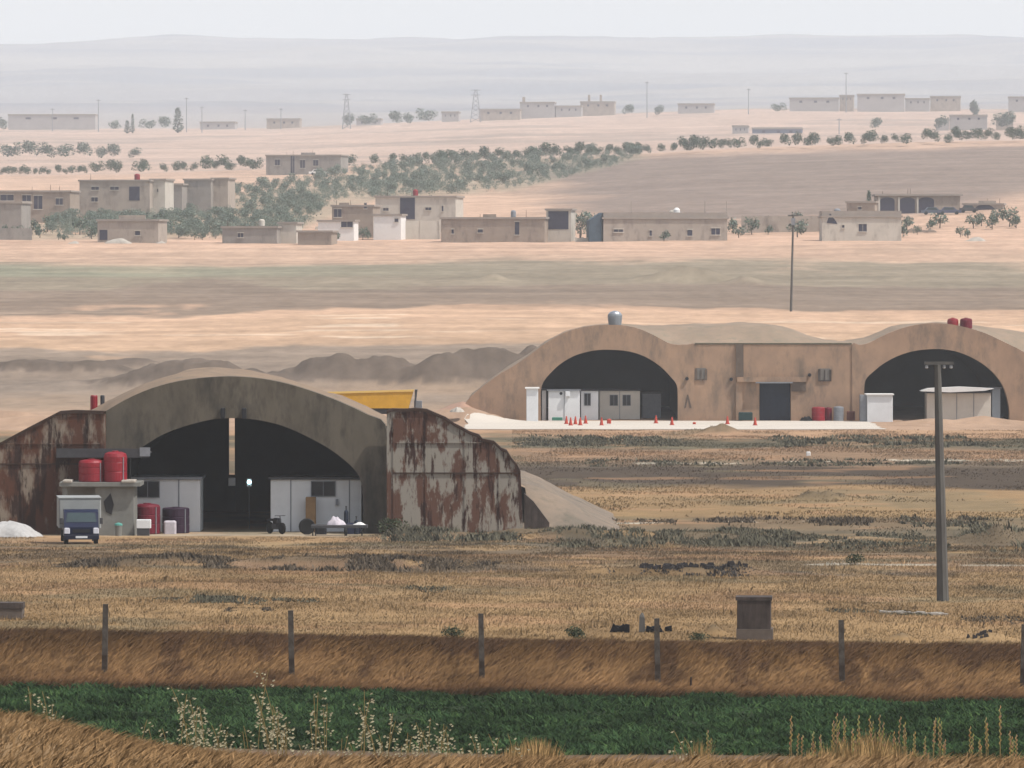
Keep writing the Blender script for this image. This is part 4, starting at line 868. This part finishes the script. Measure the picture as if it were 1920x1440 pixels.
# debris
dd = 224.5; g = Tz(px(1203,dd),dd)
t = tag(MB().add([(-.11,0,-.1),(.11,0,-.1),(.13,.2,-.1),(-.1,.2,-.1),(-.09,0,.55),(.09,.02,.5),(.09,.18,.52),(-.07,.18,.58),(-.02,.05,.68),(.04,.12,.67)],[(0,1,5,4),(1,2,6,5),(2,3,7,6),(3,0,4,7),(4,5,8),(5,6,9,8),(6,7,9),(7,4,8,9),(0,3,2,1)]).build('stone_stump', M_pole), 'upright grey stone stump among black scrap in the dry grass', 'stump'); t.location = (px(1204,dd), dd, g)
def scraps(name, label, cat, x0, x1, dd, h, n, m, s=.2):
    mb = MB()
    for k in range(n):
        x = lerp(px(x0,dd), px(x1,dd), R.random()); y = dd+R.uniform(-.5,.5); z = Tz(x,y); q = R.uniform(.5,1)*s
        mb.prism([(x-q,z-.05),(x+q*.8,z-.05),(x+q*R.uniform(.2,1),z+h*R.uniform(.3,1)),(x-q*R.uniform(.1,.8),z+h*R.uniform(.4,1))], y, y+q)
    return tag(mb.build(name, m), label, cat)
scraps('scrap_metal', 'bent black scrap piece left of the stone stump', 'scrap', 1150, 1176, 224.5, .36, 5, M_scrap, .2)
scraps('scrap_metal', 'low tangle of black scrap right of the stone stump', 'scrap', 1212, 1256, 224.8, .22, 6, M_scrap, .34)
scraps('rubble_row', 'row of dark broken stones across the grass right of centre', 'rubble', 1200, 1400, 279, .22, 46, mat('dark_stone',(.055,.05,.05),var=.4), .22)
scraps('stone_slabs', 'pale flat stones in the grass left of the utility pole foot', 'stones', 1650, 1772, 241, .10, 24, M_stone, .3)
scraps('rubble_row', 'dark stones lying on the small hump at the right', 'rubble', 1810, 1860, 222, .2, 9, mat('dark_stone',(.055,.05,.05)), .14)
o = MB().bbox(px(1512,490), px(1520,490), 490, 490.3, 0, .3, .05).build('white_bag', M_roofw); tag(o, 'tiny white bag lying on the plain between the shelters', 'bag')

# ------------------------------------------------------------------ trees and bushes
def crown(rx, ry, rz, cz, n, leaf, cols, seed, lobes=6, cone=False):
    r = np.random.default_rng(seed); C = []
    L = [(r.uniform(-.5,.5)*rx, r.uniform(-.5,.5)*ry, cz+r.uniform(-.5,.55)*rz, r.uniform(.38,.62)) for _ in range(lobes)]
    V = np.zeros((n*3, 3)); col = np.zeros((n*3, 3))
    for i in range(n):
        if cone:
            t = r.uniform(0, 1); a = r.uniform(0, 6.28); q = (1-t)**.55*min(1, t*6+.25)*r.uniform(.5, 1.05)
            p = np.array([math.cos(a)*q*rx, math.sin(a)*q*ry, cz-rz+2*rz*t])
        else:
            l = L[i % lobes]; v = r.normal(size=3); v /= np.linalg.norm(v); q = r.uniform(.6, 1.05)*l[3]
            p = np.array([l[0]+v[0]*q*rx, l[1]+v[1]*q*ry, l[2]+v[2]*q*rz])
        for k in range(3): V[i*3+k] = p+r.normal(size=3)*leaf
        c = np.array(cols[int(r.integers(len(cols)))])*r.uniform(.65, 1.35); col[i*3:i*3+3] = c
    return V, np.arange(n*3).reshape(n, 3), col
def tree_mesh(name, rx, rz, cz, n, leaf, cols, seed, trunk=.16, cone=False):
    V, Q, C = crown(rx, rx*.9, rz, cz, n, leaf, cols, seed, cone=cone)
    o = fastmesh(name, V, Q, M_leaf, 3, C)
    tb = MB(); r = random.Random(seed)
    tb.tube((0,0,-.3),(r.uniform(-.15,.15),0,cz-rz*.3),trunk,trunk*.6,7)
    for k in range(4):
        a = k*1.6+r.random(); tb.tube((0,0,cz-rz*.55),(math.cos(a)*rx*.5,math.sin(a)*rx*.5,cz+rz*.1),trunk*.5,trunk*.2,5)
    t = tb.build('trunk', M_bark)
    return o, t
OL = [(.15,.185,.15),(.12,.155,.125),(.17,.195,.155)]; DG = [(.065,.10,.065),(.08,.115,.075),(.055,.085,.06)]; BG = [(.03,.065,.04),(.05,.09,.05)]  # OL greens are paled so haze is partly in the leaf colour
protos = {}
def mk_proto(key, *a, **k):
    c, t = tree_mesh('crown', *a, **k); c.name = 'crown'; protos[key] = (c.data, t.data)
    bpy.data.objects.remove(c); bpy.data.objects.remove(t)
for i in range(4): mk_proto('olive%d' % i, 2.2, 1.7, 2.3, 800, .13, OL, 100+i)
for i in range(3): mk_proto('ridge%d' % i, 2.4, 2.0, 2.5, 800, .14, DG, 200+i)
for i in range(3): mk_proto('bush%d' % i, 1.2, .95, 1.15, 260, .12, OL+DG, 300+i, trunk=.08)
mk_proto('weed', 1.2, .75, .8, 600, .07, [(.06,.07,.04),(.045,.06,.035),(.08,.085,.055)], 350, trunk=.05)
mk_proto('cypress', 1.0, 3.9, 4.2, 700, .16, DG, 401, cone=True)
mk_proto('poplar', 2.6, 4.5, 5.3, 900, .4, DG, 402)
def plant(key, name, label, cat, X, Y, s=1.0, sz=None, group=None, parts=True):
    r = bpy.data.objects.new(name, None) if parts else bpy.data.objects.new(name, protos[key][0])
    COL.objects.link(r); r.location = (X, Y, Tz(X, Y)); r.rotation_euler = (0, 0, R.uniform(0, 6.28)); r.scale = (s, s, sz or s); tag(r, label, cat, group)
    if parts:
        for nm, me in (('crown', protos[key][0]), ('trunk', protos[key][1])):
            c = bpy.data.objects.new(nm, me); COL.objects.link(c); c.parent = r
    return r
# the olive orchard spreads from the lower left of the village up to the ridge
def d_at(x, y, a=1120, b=1840):
    """distance along the sight line where the visible hillside is met"""
    ds = np.linspace(a, b, 241); X = px(x, ds); z = T(X, ds); yy = YH+(ZC-z)/ds*F
    k = np.argmin(np.abs(yy-y)); return float(ds[k])
poly = [(40,450),(60,425),(130,404),(310,386),(430,366),(560,346),(620,330),(700,316),(900,296),(1060,288),(1215,286),(1215,292),(1130,322),(1000,352),(860,368),(700,376),(640,376),(600,404),(560,440),(440,452),(300,448)]
def inside(x, y, P):
    c = False; j = len(P)-1
    for i in range(len(P)):
        if (P[i][1] > y) != (P[j][1] > y) and x < (P[j][0]-P[i][0])*(y-P[i][1])/(P[j][1]-P[i][1])+P[i][0]: c = not c
        j = i
    return c
cnt = 0; tries = 0
while cnt < 298 and tries < 9000:
    tries += 1; x = R.uniform(90, 1220); y = R.uniform(284, 452)
    if not inside(x, y, poly): continue
    d = d_at(x, y); X = px(x, d)
    plant('olive%d' % (cnt % 4), 'olive_tree', 'small grey green olive tree crowded among others in the hillside orchard', 'tree', X, d, R.uniform(.5, .85)*(1.0 if d < 1500 else 1.15), group='olive trees of the hillside orchard', parts=False)
    cnt += 1
V = []; Q = []; C = []; o = 0; k = 0
for tries in range(20000):
    x = R.uniform(90, 1220); y = R.uniform(284, 452)
    if k >= 1500 or not inside(x, y, poly): continue
    d = d_at(x, y); X = px(x, d); z = Tz(X, d); c = protos['olive%d' % (k % 4)][0]
    v = np.empty(len(c.vertices)*3, np.float32); c.vertices.foreach_get('co', v); v = v.reshape(-1, 3)[:660]*R.uniform(.38, .68)
    a = R.uniform(0, 6.28); v = np.stack([v[:, 0]*math.cos(a)-v[:, 1]*math.sin(a)+X, v[:, 0]*math.sin(a)+v[:, 1]*math.cos(a)+d, v[:, 2]+z-.1], -1)
    V.append(v); Q.append(np.arange(len(v)).reshape(-1, 3)+o); o += len(v); C.append(np.array([OL[k % 3]])*NR.uniform(.7, 1.3, (len(v), 1))); k += 1
tag(fastmesh('olive_scrub', np.concatenate(V), np.concatenate(Q), M_leaf, 3, np.concatenate(C)), 'smaller olive bushes filling the hillside orchard between the trees', 'bushes', kind='stuff')
def ridge_y(x): return np.interp(x, [0,480,960,1440,1920], [330,318,299,276,262])
xs = list(range(5, 100, 12))+list(range(112, 165, 12))+[182,205,222,262,270,310,330,345,362,385,402,425,432,455,470,478,640,655,700,735]+list(range(760, 1225, 19))+[1238,1262,1283,1290,1305,1315,1332,1350,1368,1385,1410,1425,1440,1470,1495,1512,1530,1560,1572,1590,1622,1632,1660,1680,1700,1740,1755,1775,1790,1800,1815,1830,1850,1870,1890,1905,1915]
cn = {}
for i, x in enumerate(sorted(xs)):
    side = 'left' if x < 500 else ('middle' if x < 1230 else 'right')
    cn[side] = cn.get(side, 0)+1
    s = R.uniform(.7, 1.15)*(1.25 if x in (1290,1305,425,455,385,1632,1572) else .95)
    if x < 165: s *= .7
    d = 1790+R.uniform(-14, 6); X = px(x, d)
    plant('ridge%d' % (i % 3), 'ridge_tree', {'left':'small dark tree on the ridge left of the lone block house','middle':'dark bushy tree on the crest above the orchard','right':'small tree on the crest of the dark hillside'}[side]+', '+nth(cn[side])+' from the left', 'tree', X, d, s, group='trees along the ridge, %s stretch' % side, parts=False)
# garden bushes round the village
bl = [(680,450,1.1),(690,448,.8),(712,446,1.2),(735,447,1.3),(762,448,1.4),(783,447,1.3),(798,440,1.0),(630,452,.9),(838,452,.9),(905,450,1.4),(970,440,1.6),(980,452,1.2),(1005,452,1.2),(1050,445,1.7),(1070,447,1.5),(1190,448,1.5),(1205,440,1.4),(1245,452,1.0),(1375,438,1.5),(1385,446,1.2),(1410,440,1.5),(1440,440,.9),
      (1495,445,1.8),(1497,430,1.6),(1700,430,1.4),(1693,445,1.2),(1745,432,1.1),(1762,428,1.6),(1720,440,.8),(1825,428,1.5),(1840,424,1.2),(1860,430,1.5),(1870,415,1.4),(1892,425,1.7),(1905,428,1.3),(1800,445,.9),(1815,447,.9),(110,450,.7),(122,452,.7),(365,450,.8),(380,450,.7),(30,445,1.2),(60,440,1.5),(90,435,1.5),(300,425,1.6),(10,445,1.2),(150,440,1.6),(172,448,1.3),(320,440,1.3),(335,446,1.1),(350,436,1.4),(390,442,1.2),(405,446,1.0),(75,446,1.2),(48,449,1.0),(540,452,.8),(865,448,1.0),(935,450,1.0),(1125,448,1.0),(1268,448,1.0),(1310,450,.9)]
cn = {}
for i, (x, y, s) in enumerate(sorted(bl)):
    side = 'left part' if x < 600 else 'middle' if x < 1450 else 'right part'; cn[side] = cn.get(side, 0)+1
    d = d_at(x, y, 1110, 1400); X = px(x, d)
    plant('bush%d' % (i % 3), 'garden_bush', 'green village bush, '+nth(cn[side])+' from the left in the '+side+' of the village', 'bush', X, d, s, group='garden bushes of the village, '+('left' if x < 600 else 'middle' if x < 1450 else 'right'))
plant('olive1', 'garden_tree', 'broad leafy tree beside the blue fronted room', 'tree', px(1088,1165), 1165, 1.3)
plant('cypress', 'cypress_tree', 'tall narrow cypress rising behind the white walled house on the right', 'tree', px(1629,1215), 1215, .85)
plant('cypress', 'cypress_tree', 'distant dark cypress, tallest on the far left skyline', 'tree', px(334,3300), 3300, 3.2, 1.55)
plant('cypress', 'cypress_tree', 'distant thin cypress left of the tall one on the far left', 'tree', px(249,3300), 3300, 1.3, 1.2)
plant('cypress', 'cypress_tree', 'distant small cypress beside the thin one on the far left', 'tree', px(239,3300), 3300, 2.0, .8)
plant('poplar', 'distant_tree', 'dark round tree between far buildings on the upper right', 'tree', px(1826,3300), 3300, 1.0, .85)
cn = {}
for i, (x, d, s) in enumerate(sorted([(4,3400,1.1),(213,3400,.9),(277,3400,1.0),(313,3400,1.1),(745,3350,1.2),(800,3400,1.3),(765,3380,1.0),(690,3380,1.1),(655,3380,1.1),(1180,3400,1.0),(1460,3400,.9),(1235,3400,.9),
                               (20,2500,1.1),(55,2500,1.1),(92,2500,1.0),(125,2500,1.0),(155,2500,1.0),(188,2500,.8),(218,2500,.9),(250,2500,.7),(1890,2850,1.2),(1876,2850,1.2),(1762,2850,1.0),(1640,2850,.9)])):
    cn[d < 3000] = cn.get(d < 3000, 0)+1
    plant('ridge%d' % (i % 3), 'distant_shrub', ('tiny hazy shrub on the far plain, ' if d < 3000 else 'tiny hazy shrub on the far village skyline, ')+nth(cn[d < 3000])+' from the left', 'shrub', px(x,d), d, s*2.0, s*1.6, group='hazy shrubs on the far plain' if d < 3000 else 'hazy shrubs on the far skyline', parts=False)
# bushes among the near grass
for (x, d, s, lb) in ((848,217.5,.38,'small olive green bush on the edge of the bank left of the third post'),(1082,218,.42,'small olive green bush on the edge of the bank right of the third post'),(1311,217,.34,'small dark green bush on the edge of the bank'),
                      (735,347,.8,'pale green bush at the foot of the right rusty door'),(1604,292,.42,'dark bush left of the tall utility pole')):
    plant('weed', 'wild_bush', lb, 'bush', px(x,d), d, s)

# ------------------------------------------------------------------ the villages
def house(label, x0, x1, yt, yb, d, depth, m, wins=(), doors=(), yaw=-8, roofh=.35, over=.25, parapet=False, extra=None, cat='house', yr=None):
    X0, X1 = px(x0,d), px(x1,d); X = (X0+X1)/2; g = Tz(X, d+depth/2)-.4; z0 = min(g, pz(yb,d))-.2
    t = thing('block_house', label, cat, (X, d, z0), math.radians(yaw)); hx = (X1-X0)/2; H = pz(yt,d)-z0
    MB().box(-hx, hx, 0, depth, 0, H-roofh-.003).build('wall', m, t)
    rf = MB().box(-hx-over, hx+over, -over, depth+over, H-roofh, H)
    if parapet:
        rf.box(-hx, hx, 0, .25, H+.003, H+.8).box(-hx, -hx+.25, .253, depth, H+.003, H+.8).box(hx-.25, hx, .253, depth, H+.003, H+.8)
    rf = rf.build('roof', M_roof, t)
    if d < 1800 and hx > 3.5:
        for k in range(R.choice((1, 2, 3))):
            x = R.uniform(-hx*.9, hx*.9); MB().tube((x, .4, H), (x+R.uniform(-.05,.05), .4, H+R.uniform(.5, 1.3)), .05, .03, 5).build('rebar', M_rustd, rf)
        if R.random() < .6:
            x = R.uniform(-hx*.6, hx*.6); r = R.uniform(.4, .6)
            MB().lathe([(r*.9,0),(r,.1),(r,1.0),(r*.6,1.2),(r*.3,1.25)], (x, depth*.5, H+.003), 12).build('roof_tank', R.choice((M_grey, M_wall3, M_red, M_dgrey)), rf)
        if R.random() < .6:
            a = R.uniform(-hx, 0); b = a+R.uniform(1.5, hx*.9); MB().box(a, b, .1, .3, H+.003, H+R.uniform(.3,.7)).build('parapet', m, rf)
    for (a, b, y0, y1) in wins:
        A, B, Z0, Z1 = px(a,d)-X, px(b,d)-X, pz(y1,d)-z0, pz(y0,d)-z0
        w = MB().box(A, B, -.03, -.003, Z0, Z1).build('window', M_win_shade, t)
        if d < 2000:
            MB().box(A-.15, B+.15, -.18, -.033, Z0-.14, Z0-.003).build('sill', M_wall3, w); MB().box(A-.12, B+.12, -.14, -.033, Z1+.003, Z1+.14).build('lintel', M_wall3, w)
            if B-A > .9: MB().box((A+B)/2-.05, (A+B)/2+.05, -.06, -.033, Z0, Z1).build('frame', M_wall2, w)
    for (a, b, y0, y1) in doors:
        MB().box(px(a,d)-X, px(b,d)-X, -.05, -.003, pz(y1,d)-z0, pz(y0,d)-z0).build('doorway', M_win_shade, t)
    return t
house('long low block house in the village middle, left of the blue fronted room', 826, 1022, 407, 455, 1150, 9, M_wall4, wins=((846,850,430,438),(896,905,430,436),(966,974,416,440)))
t = house('tall narrow room with a dark blue open front beside the long low house', 1024, 1071, 391, 455, 1153, 6, M_wall3, doors=((1028,1066,396,430),))
t = house('wide single storey house with raised parapet in the village middle', 1131, 1364, 407, 453, 1148, 11, M_wall, wins=((1151,1168,430,435),(1289,1298,431,442),(1334,1350,428,440),(1218,1222,432,442)), parapet=True, yaw=3)
MB().prism([(-11.2,0),(-11.2-2.2,0),(-11.2-2.2,4.0),(-11.2,5.4)], .3, 8).build('shadow_side', mat('shade_blue',(.06,.09,.12),var=.3), t)  # shadow on the left side of the house, put in as dark blue
MB().lathe([(.55,5.0),(.6,5.9),(.35,6.2),(.1,6.3)], (2.3,4,0), 16).build('roof_tank', M_roofw, t)
for x in (-6, 7, 10.8): MB().box(x-.06, x+.06, .5, .62, 5.3, 7.4).build('roof_rod', M_roof, t)
t = house('whitewashed house with a diagonal shadow painted on its front, right of the distant pole', 1541, 1690, 404, 448, 1142, 10, M_wall3, wins=((1610,1625,420,434),(1579,1583,422,427)), parapet=True, yaw=0)
MB().prism([(px(1550,1142)-t.location.x, 3.6),(px(1556,1142)-t.location.x, 5.3),(px(1568,1142)-t.location.x, 3.8),(px(1570,1142)-t.location.x, 3.4)][::-1], -.05, -.003).build('painted_shadow', M_win_shade, t)  # diagonal cast shadow painted on as a dark plate
house('small brown roof room behind the whitewashed house', 1587, 1640, 377, 402, 1190, 6, M_wall4, wins=((1609,1615,388,393),))
t = house('large villa with three tall dark arches on the right', 1645, 1800, 364, 405, 1285, 12, M_wall4, over=.5, yaw=0)
for (a, b) in ((1650,1677),(1687,1715),(1722,1751)):
    A, B = px(a,1285)-t.location.x, px(b,1285)-t.location.x; z0 = t.location.z; zb = pz(402,1285)-z0; zs = pz(376,1285)-z0; zt = pz(370,1285)-z0
    P = [(A,zb),(B,zb),(B,zs)]+[((A+B)/2+(B-A)/2*math.cos(q), zs+(zt-zs)*math.sin(q)) for q in [math.pi*k/8 for k in range(1,8)]]+[(A,zs)]
    MB().prism(P, -.08, -.003).build('arch_shade', M_win_shade, t)  # dark plate painted in for the shade inside the arch
    MB().prism([(A-.35,zb),(A-.02,zb),(A-.02,zt),(A-.35,zt)], -.3, -.003).build('column', M_wall3, t)
t = house('small garage with a dark arched mouth at the right end of the village', 1806, 1880, 381, 404, 1290, 7, M_wall)
A, B = px(1822,1290)-t.location.x, px(1869,1290)-t.location.x; zb = pz(403,1290)-t.location.z; zt = pz(383,1290)-t.location.z
MB().prism([(A,zb),(B,zb)]+[((A+B)/2+(B-A)/2*math.cos(q), zb+(zt-zb)*math.sin(q)) for q in [math.pi*k/10 for k in range(0,11)]], -.08, -.003).build('arch_shade', M_win_shade, t)  # dark plate for the shaded garage mouth
t = house('white house with a wide dark recess between two blocks, left of centre', 703, 855, 367, 412, 1230, 10, M_wall3, wins=((718,728,390,395),(798,809,389,394),(829,832,386,396)))
MB().box(px(750,1230)-t.location.x, px(778,1230)-t.location.x, -.08, -.003, pz(411,1230)-t.location.z, pz(370,1230)-t.location.z).build('recess', M_win_shade, t)  # proud dark plate painted in for the shade of the recess
t = house('ruined brown house with broken walls in front of the white one', 622, 700, 384, 425, 1195, 8, M_wall4, wins=((626,640,392,407),(683,688,381,391)))
house('low shed with a bright white roof beside the ruined house', 700, 752, 401, 424, 1180, 6, M_wall, wins=((740,747,410,416),)).children[1].data.materials[0] = M_roofw
house('lean to with dark slanting front left of the white roofed shed', 596, 664, 412, 428, 1170, 5, M_wall3, wins=((640,662,415,426),)).children[1].data.materials[0] = M_roofw
house('plain square block shed low at the field edge, left of centre', 558, 622, 432, 460, 1130, 6, M_wall4)
house('pale bluish yard wall building half hidden by trees, left of centre', 416, 520, 424, 451, 1140, 6, M_wall2, wins=((446,456,437,445),))
house('lighter end block of the bluish building, beside the square shed', 522, 556, 416, 447, 1143, 6, M_wall3)
house('small house with two dark openings and a white end wall, left part', 182, 298, 411, 452, 1138, 8, M_wall, wins=((254,263,433,441),), doors=((186,201,431,450),))
t = house('two storey house with several windows on the left', 148, 282, 337, 392, 1290, 10, M_wall, wins=((171,185,350,356),(207,223,350,356),(171,183,370,378)), doors=((243,263,350,376),))
house('right face of the left two storey house, sunlight painted in as pale plaster', 282, 310, 335, 376, 1292, 9, M_wall3, wins=((295,297,354,360),))  # separate paler block; sunlight on the right face is in its colour
house('verandah house at the far left with dark bays', -10, 133, 357, 405, 1275, 9, M_wall4, wins=((0,25,365,376),(42,58,366,377),(64,80,367,392),(106,119,372,384)))
house('plain grey block at the left edge below the verandah house', -20, 41, 378, 425, 1200, 8, M_wall2)
house('long plain block house right of the two storey house', 345, 396, 335, 372, 1330, 8, M_wall2)
house('small block attached at the right of the plain block house', 397, 428, 333, 366, 1332, 8, M_wall)
o = house('low round backed store between two houses on the left', 312, 342, 344, 369, 1325, 6, M_wall2)
t = house('lone grey block house on the crest with hazy windows', 498, 640, 290, 330, 1730, 12, M_wall2, wins=((515,524,299,310),(563,572,300,315),(588,597,300,311),(545,552,292,325)))
# yard walls, rubble and vehicles round the village
def yard_wall(label, x0, x1, yt, yb, d, m):
    X0, X1 = px(x0,d), px(x1,d); zb = min(Tz(X0,d), Tz(X1,d), pz(yb,d))-.4
    o = MB().box(X0, X1, d, d+.3, zb, pz(yt,d)); n = max(2, int((X1-X0)/4))
    for k in range(n+1): x = lerp(X0+.15, X1-.15, k/n); o.box(x-.18, x+.18, d-.08, d-.003, zb, pz(yt,d)+.12)
    return tag(o.build('yard_wall', m), label, 'wall')
yard_wall('low white yard wall right of the white house with the recess', 752, 826, 414, 420, 1185, M_wall3)
yard_wall('low broken wall left of the whitewashed house on the right', 1390, 1540, 405, 418, 1200, M_wall)
yard_wall('small yard wall left of the wide single storey house', 1078, 1106, 446, 453, 1150, M_wall3)
yard_wall('grey yard wall at the far left in front of the trees', -20, 60, 428, 447, 1160, M_wall2)
heap('rubble', 'white rubble heap in front of the small left house', 'rubble', px(224,1132), 1132, 2.4, 1.5, 0.96, M_stone, 11)
heap('rubble', 'small white stone heap left of the small left house', 'rubble', px(140,1130), 1130, 1.1, 1, 0.48, M_stone, 12)
heap('rubble', 'white heap between bushes at the right end of the village', 'rubble', px(1832,1135), 1135, 1.9, 1.3, 0.72, M_stone, 13)
heap('rubble', 'small pale heap beside the right end of the small left house', 'rubble', px(303,1133), 1133, .9, .8, 0.42, M_stone, 14)
def clutter(label, x0, x1, y, n, m):
    d = d_at((x0+x1)/2, y, 1110, 1400); mb = MB(); k = 0
    while k < n:
        x = px(R.uniform(x0, x1), d); w = R.uniform(.3, 1.1); h = R.uniform(.25, .9); yy = d+R.uniform(-2, 2); z = Tz(x, yy)
        mb.prism([(x-w,z-.3),(x+w,z-.3),(x+w*.8,z+h*R.uniform(.3,1)),(x,z+h),(x-w*.7,z+h*R.uniform(.3,1))], yy, yy+w); k += 1
    tag(mb.build('rubble_row', m), label, 'rubble')
clutter('low jumble of pale junk between the broken wall and the distant pole', 1395, 1470, 418, 14, M_stone)
clutter('pale rubble strewn below the lean to, left of centre', 590, 660, 430, 12, M_wall3)
clutter('grey junk scattered before the verandah house at the far left', 45, 120, 408, 14, M_wall2)
clutter('dark junk lying before the long low block house', 840, 960, 453, 12, M_wall4)
clutter('brown rubble in the yard right of the whitewashed house', 1695, 1760, 436, 10, M_wall4)
clutter('pale stones on the field edge left of the square shed', 455, 545, 455, 10, M_stone)
def car(label, x, d, L, m, y=None):
    X = px(x,d); t = thing('parked_car', label, 'car', (X, d, Tz(X,d))); h = L/2
    MB().prism([(-h,.35),(h,.35),(h,.85),(h*.6,.95),(h*.35,1.45),(-h*.45,1.5),(-h*.7,.95),(-h,.9)], -.8, .8).build('car_body', m, t)
    for s in (-.6, .6):
        for y in (-.78, .6): MB().lathe([(.2,0),(.33,0),(.33,.2),(.2,.2)], (s*h,y-.05,.33), 14, 'y').build('wheel', M_rubber, t)
    MB().prism([(-h*.55,.98),(h*.42,.98),(h*.28,1.38),(-h*.38,1.4)], -.83, -.803).build('side_window', M_glass, t)
    return t
car('dark blue grey car parked before the villa with arches', 1780, 1270, 4.6, mat('blue_grey_paint',(.07,.08,.13),var=.1,rough=.4))
car('darker car parked left of the blue grey one at the villa', 1748, 1272, 4.2, mat('dull_blue_paint',(.09,.11,.15),var=.1,rough=.4))
car('small dark car between the villa and the arched garage', 1816, 1280, 3.6, M_dgrey)
car('white van sized car near the broken wall on the right', 1492, 1210, 4.6, M_roofw)
car('white car parked in front of the lone crest house', 597, 1715, 5.0, M_roofw)
# far hazy villages
far = [('long hazy building at the far left skyline', 15,180,214,243,3480),('small hazy building right of the far cypresses', 375,441,228,248,3480),('square hazy building left of the first pylon', 500,562,222,244,3480),
 ('low hazy building right of the first pylon', 668,714,222,238,3450),('tiny flat roofed hazy building left of the second pylon', 828,860,209,224,3450),('long hazy block just right of the second pylon', 898,975,204,222,3450),
 ('taller hazy block with a roof stub right of the second pylon', 975,1040,191,220,3460),('low hazy block in the centre of the far village', 1042,1090,198,218,3460),('hazy block with two roof stubs at the right of the central village', 1088,1152,190,216,3480),
 ('small flat roofed hazy building standing alone on the plain', 1271,1338,194,212,3450),('long hazy building at the left end of the upper right village', 1480,1572,183,208,3460),('narrow hazy block right of the long one in the upper right village', 1574,1600,178,208,3470),
 ('tallest hazy block of the upper right village', 1607,1695,176,210,3440),('low hazy block right of the tallest one', 1697,1742,184,212,3450),('pale hazy block left of the distant round tree', 1744,1800,180,212,3460),('hazy block cut by the right edge', 1890,1960,181,212,3440),
 ('small hazy cube above the dark hillside', 1373,1402,235,258,2850),('wide bluish hazy house above the dark hillside', 1410,1503,239,262,2840),('hazy flat house on the far right plain', 1780,1850,215,240,2860),('small hazy annex left of the flat house on the far right', 1755,1778,222,240,2860),('low hazy shed right of the flat house on the far right', 1867,1899,224,238,2860)]
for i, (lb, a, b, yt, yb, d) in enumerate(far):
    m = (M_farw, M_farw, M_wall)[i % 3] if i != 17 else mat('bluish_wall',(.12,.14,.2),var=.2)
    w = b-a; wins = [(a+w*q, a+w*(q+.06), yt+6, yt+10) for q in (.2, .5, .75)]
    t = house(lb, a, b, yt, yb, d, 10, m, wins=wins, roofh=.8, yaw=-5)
    H = pz(yt,d)-t.location.z
    if i in (6,): MB().box(px(979,d)-t.location.x, px(984,d)-t.location.x, 1, 3, H+.003, H+2.6).build('roof_room', M_wall4, t)
    if i in (8,): 
        for q in (1102, 1124): MB().box(px(q,d)-t.location.x, px(q+4,d)-t.location.x, 1, 3, H+.003, H+3.4).build('roof_room', M_wall4, t)
def pylon(label, x, yt, d, w):
    X = px(x,d); g = Tz(X,d); h = pz(yt,d)-g; t = thing('pylon', label, 'pylon', (X,d,g)); m = MB()
    for sx in (-1,1):
        for sy in (-1,1): m.tube((sx*w,sy*w,-.5),(sx*w*.22,sy*w*.22,h),.28,.2,4)
    n = 7
    for k in range(n):
        a = k/n; b = (k+1)/n; wa = w*(1-.78*a); wb = w*(1-.78*b)
        for sy in (-1,1): m.tube((-wa,sy*wa,h*a),(wb,sy*wb,h*b),.13,.13,4).tube((wa,sy*wa,h*a),(-wb,sy*wb,h*b),.13,.13,4)
    m.build('lattice', M_grey, t)
    for q in (.82, .97): MB().box(-w*.9, w*.9, -.2, .2, h*q, h*q+.3).build('crossarm', M_grey, t)
pylon('hazy lattice pylon left of the central far village', 650, 176, 3300, 2.2)
pylon('hazy tapered lattice pylon beside the long hazy block', 892, 168, 3400, 2.8)
for (x, yt, d, lb) in ((185,186,3350,'thin hazy pole at the right end of the far left building'),(350,183,3320,'thin hazy pole beside the tallest far cypress'),(379,200,3300,'thin hazy pole over the small far building'),(1213,153,3380,'thin hazy pole right of the central far village'),(1586,136,3420,'tall thin hazy mast behind the upper right village'),(1403,166,3380,'thin hazy pole between the lone building and the upper right village'),(527,203,3400,'thin hazy pole over the square far building'),(1573,222,2800,'short thin hazy pole on the plain above the dark hillside'),(99,203,3400,'thin hazy pole over the far left building'),(460,205,3400,'thin hazy pole on the left far plain')):
    X = px(x,d); g = Tz(X,d); t = thing('distant_pole', lb, 'pole', (X,d,g), group='thin hazy poles of the far plain'); h = pz(yt,d)-g
    MB().tube((0,0,-.5),(0,0,h),.26,.16,6).build('shaft', M_grey, t); MB().box(-1.1,1.1,-.1,.1,h-.8,h-.5).build('crossarm', M_grey, t)

# ------------------------------------------------------------------ the hazy air
m = bpy.data.materials.new('hazy_air'); m.use_nodes = True; nt = m.node_tree
nt.nodes.remove(nt.nodes['Principled BSDF']); v = nt.nodes.new('ShaderNodeVolumePrincipled')
v.inputs['Color'].default_value = (.885,.935,1,1); v.inputs['Density'].default_value = HAZE_DENSITY; v.inputs['Anisotropy'].default_value = 0.0
nt.links.new(v.outputs[0], nt.nodes['Material Output'].inputs['Volume'])
hz = MB().box(-9500, 9500, -400, 12700, -4, 470).build('haze', m); tag(hz, kind='stuff')
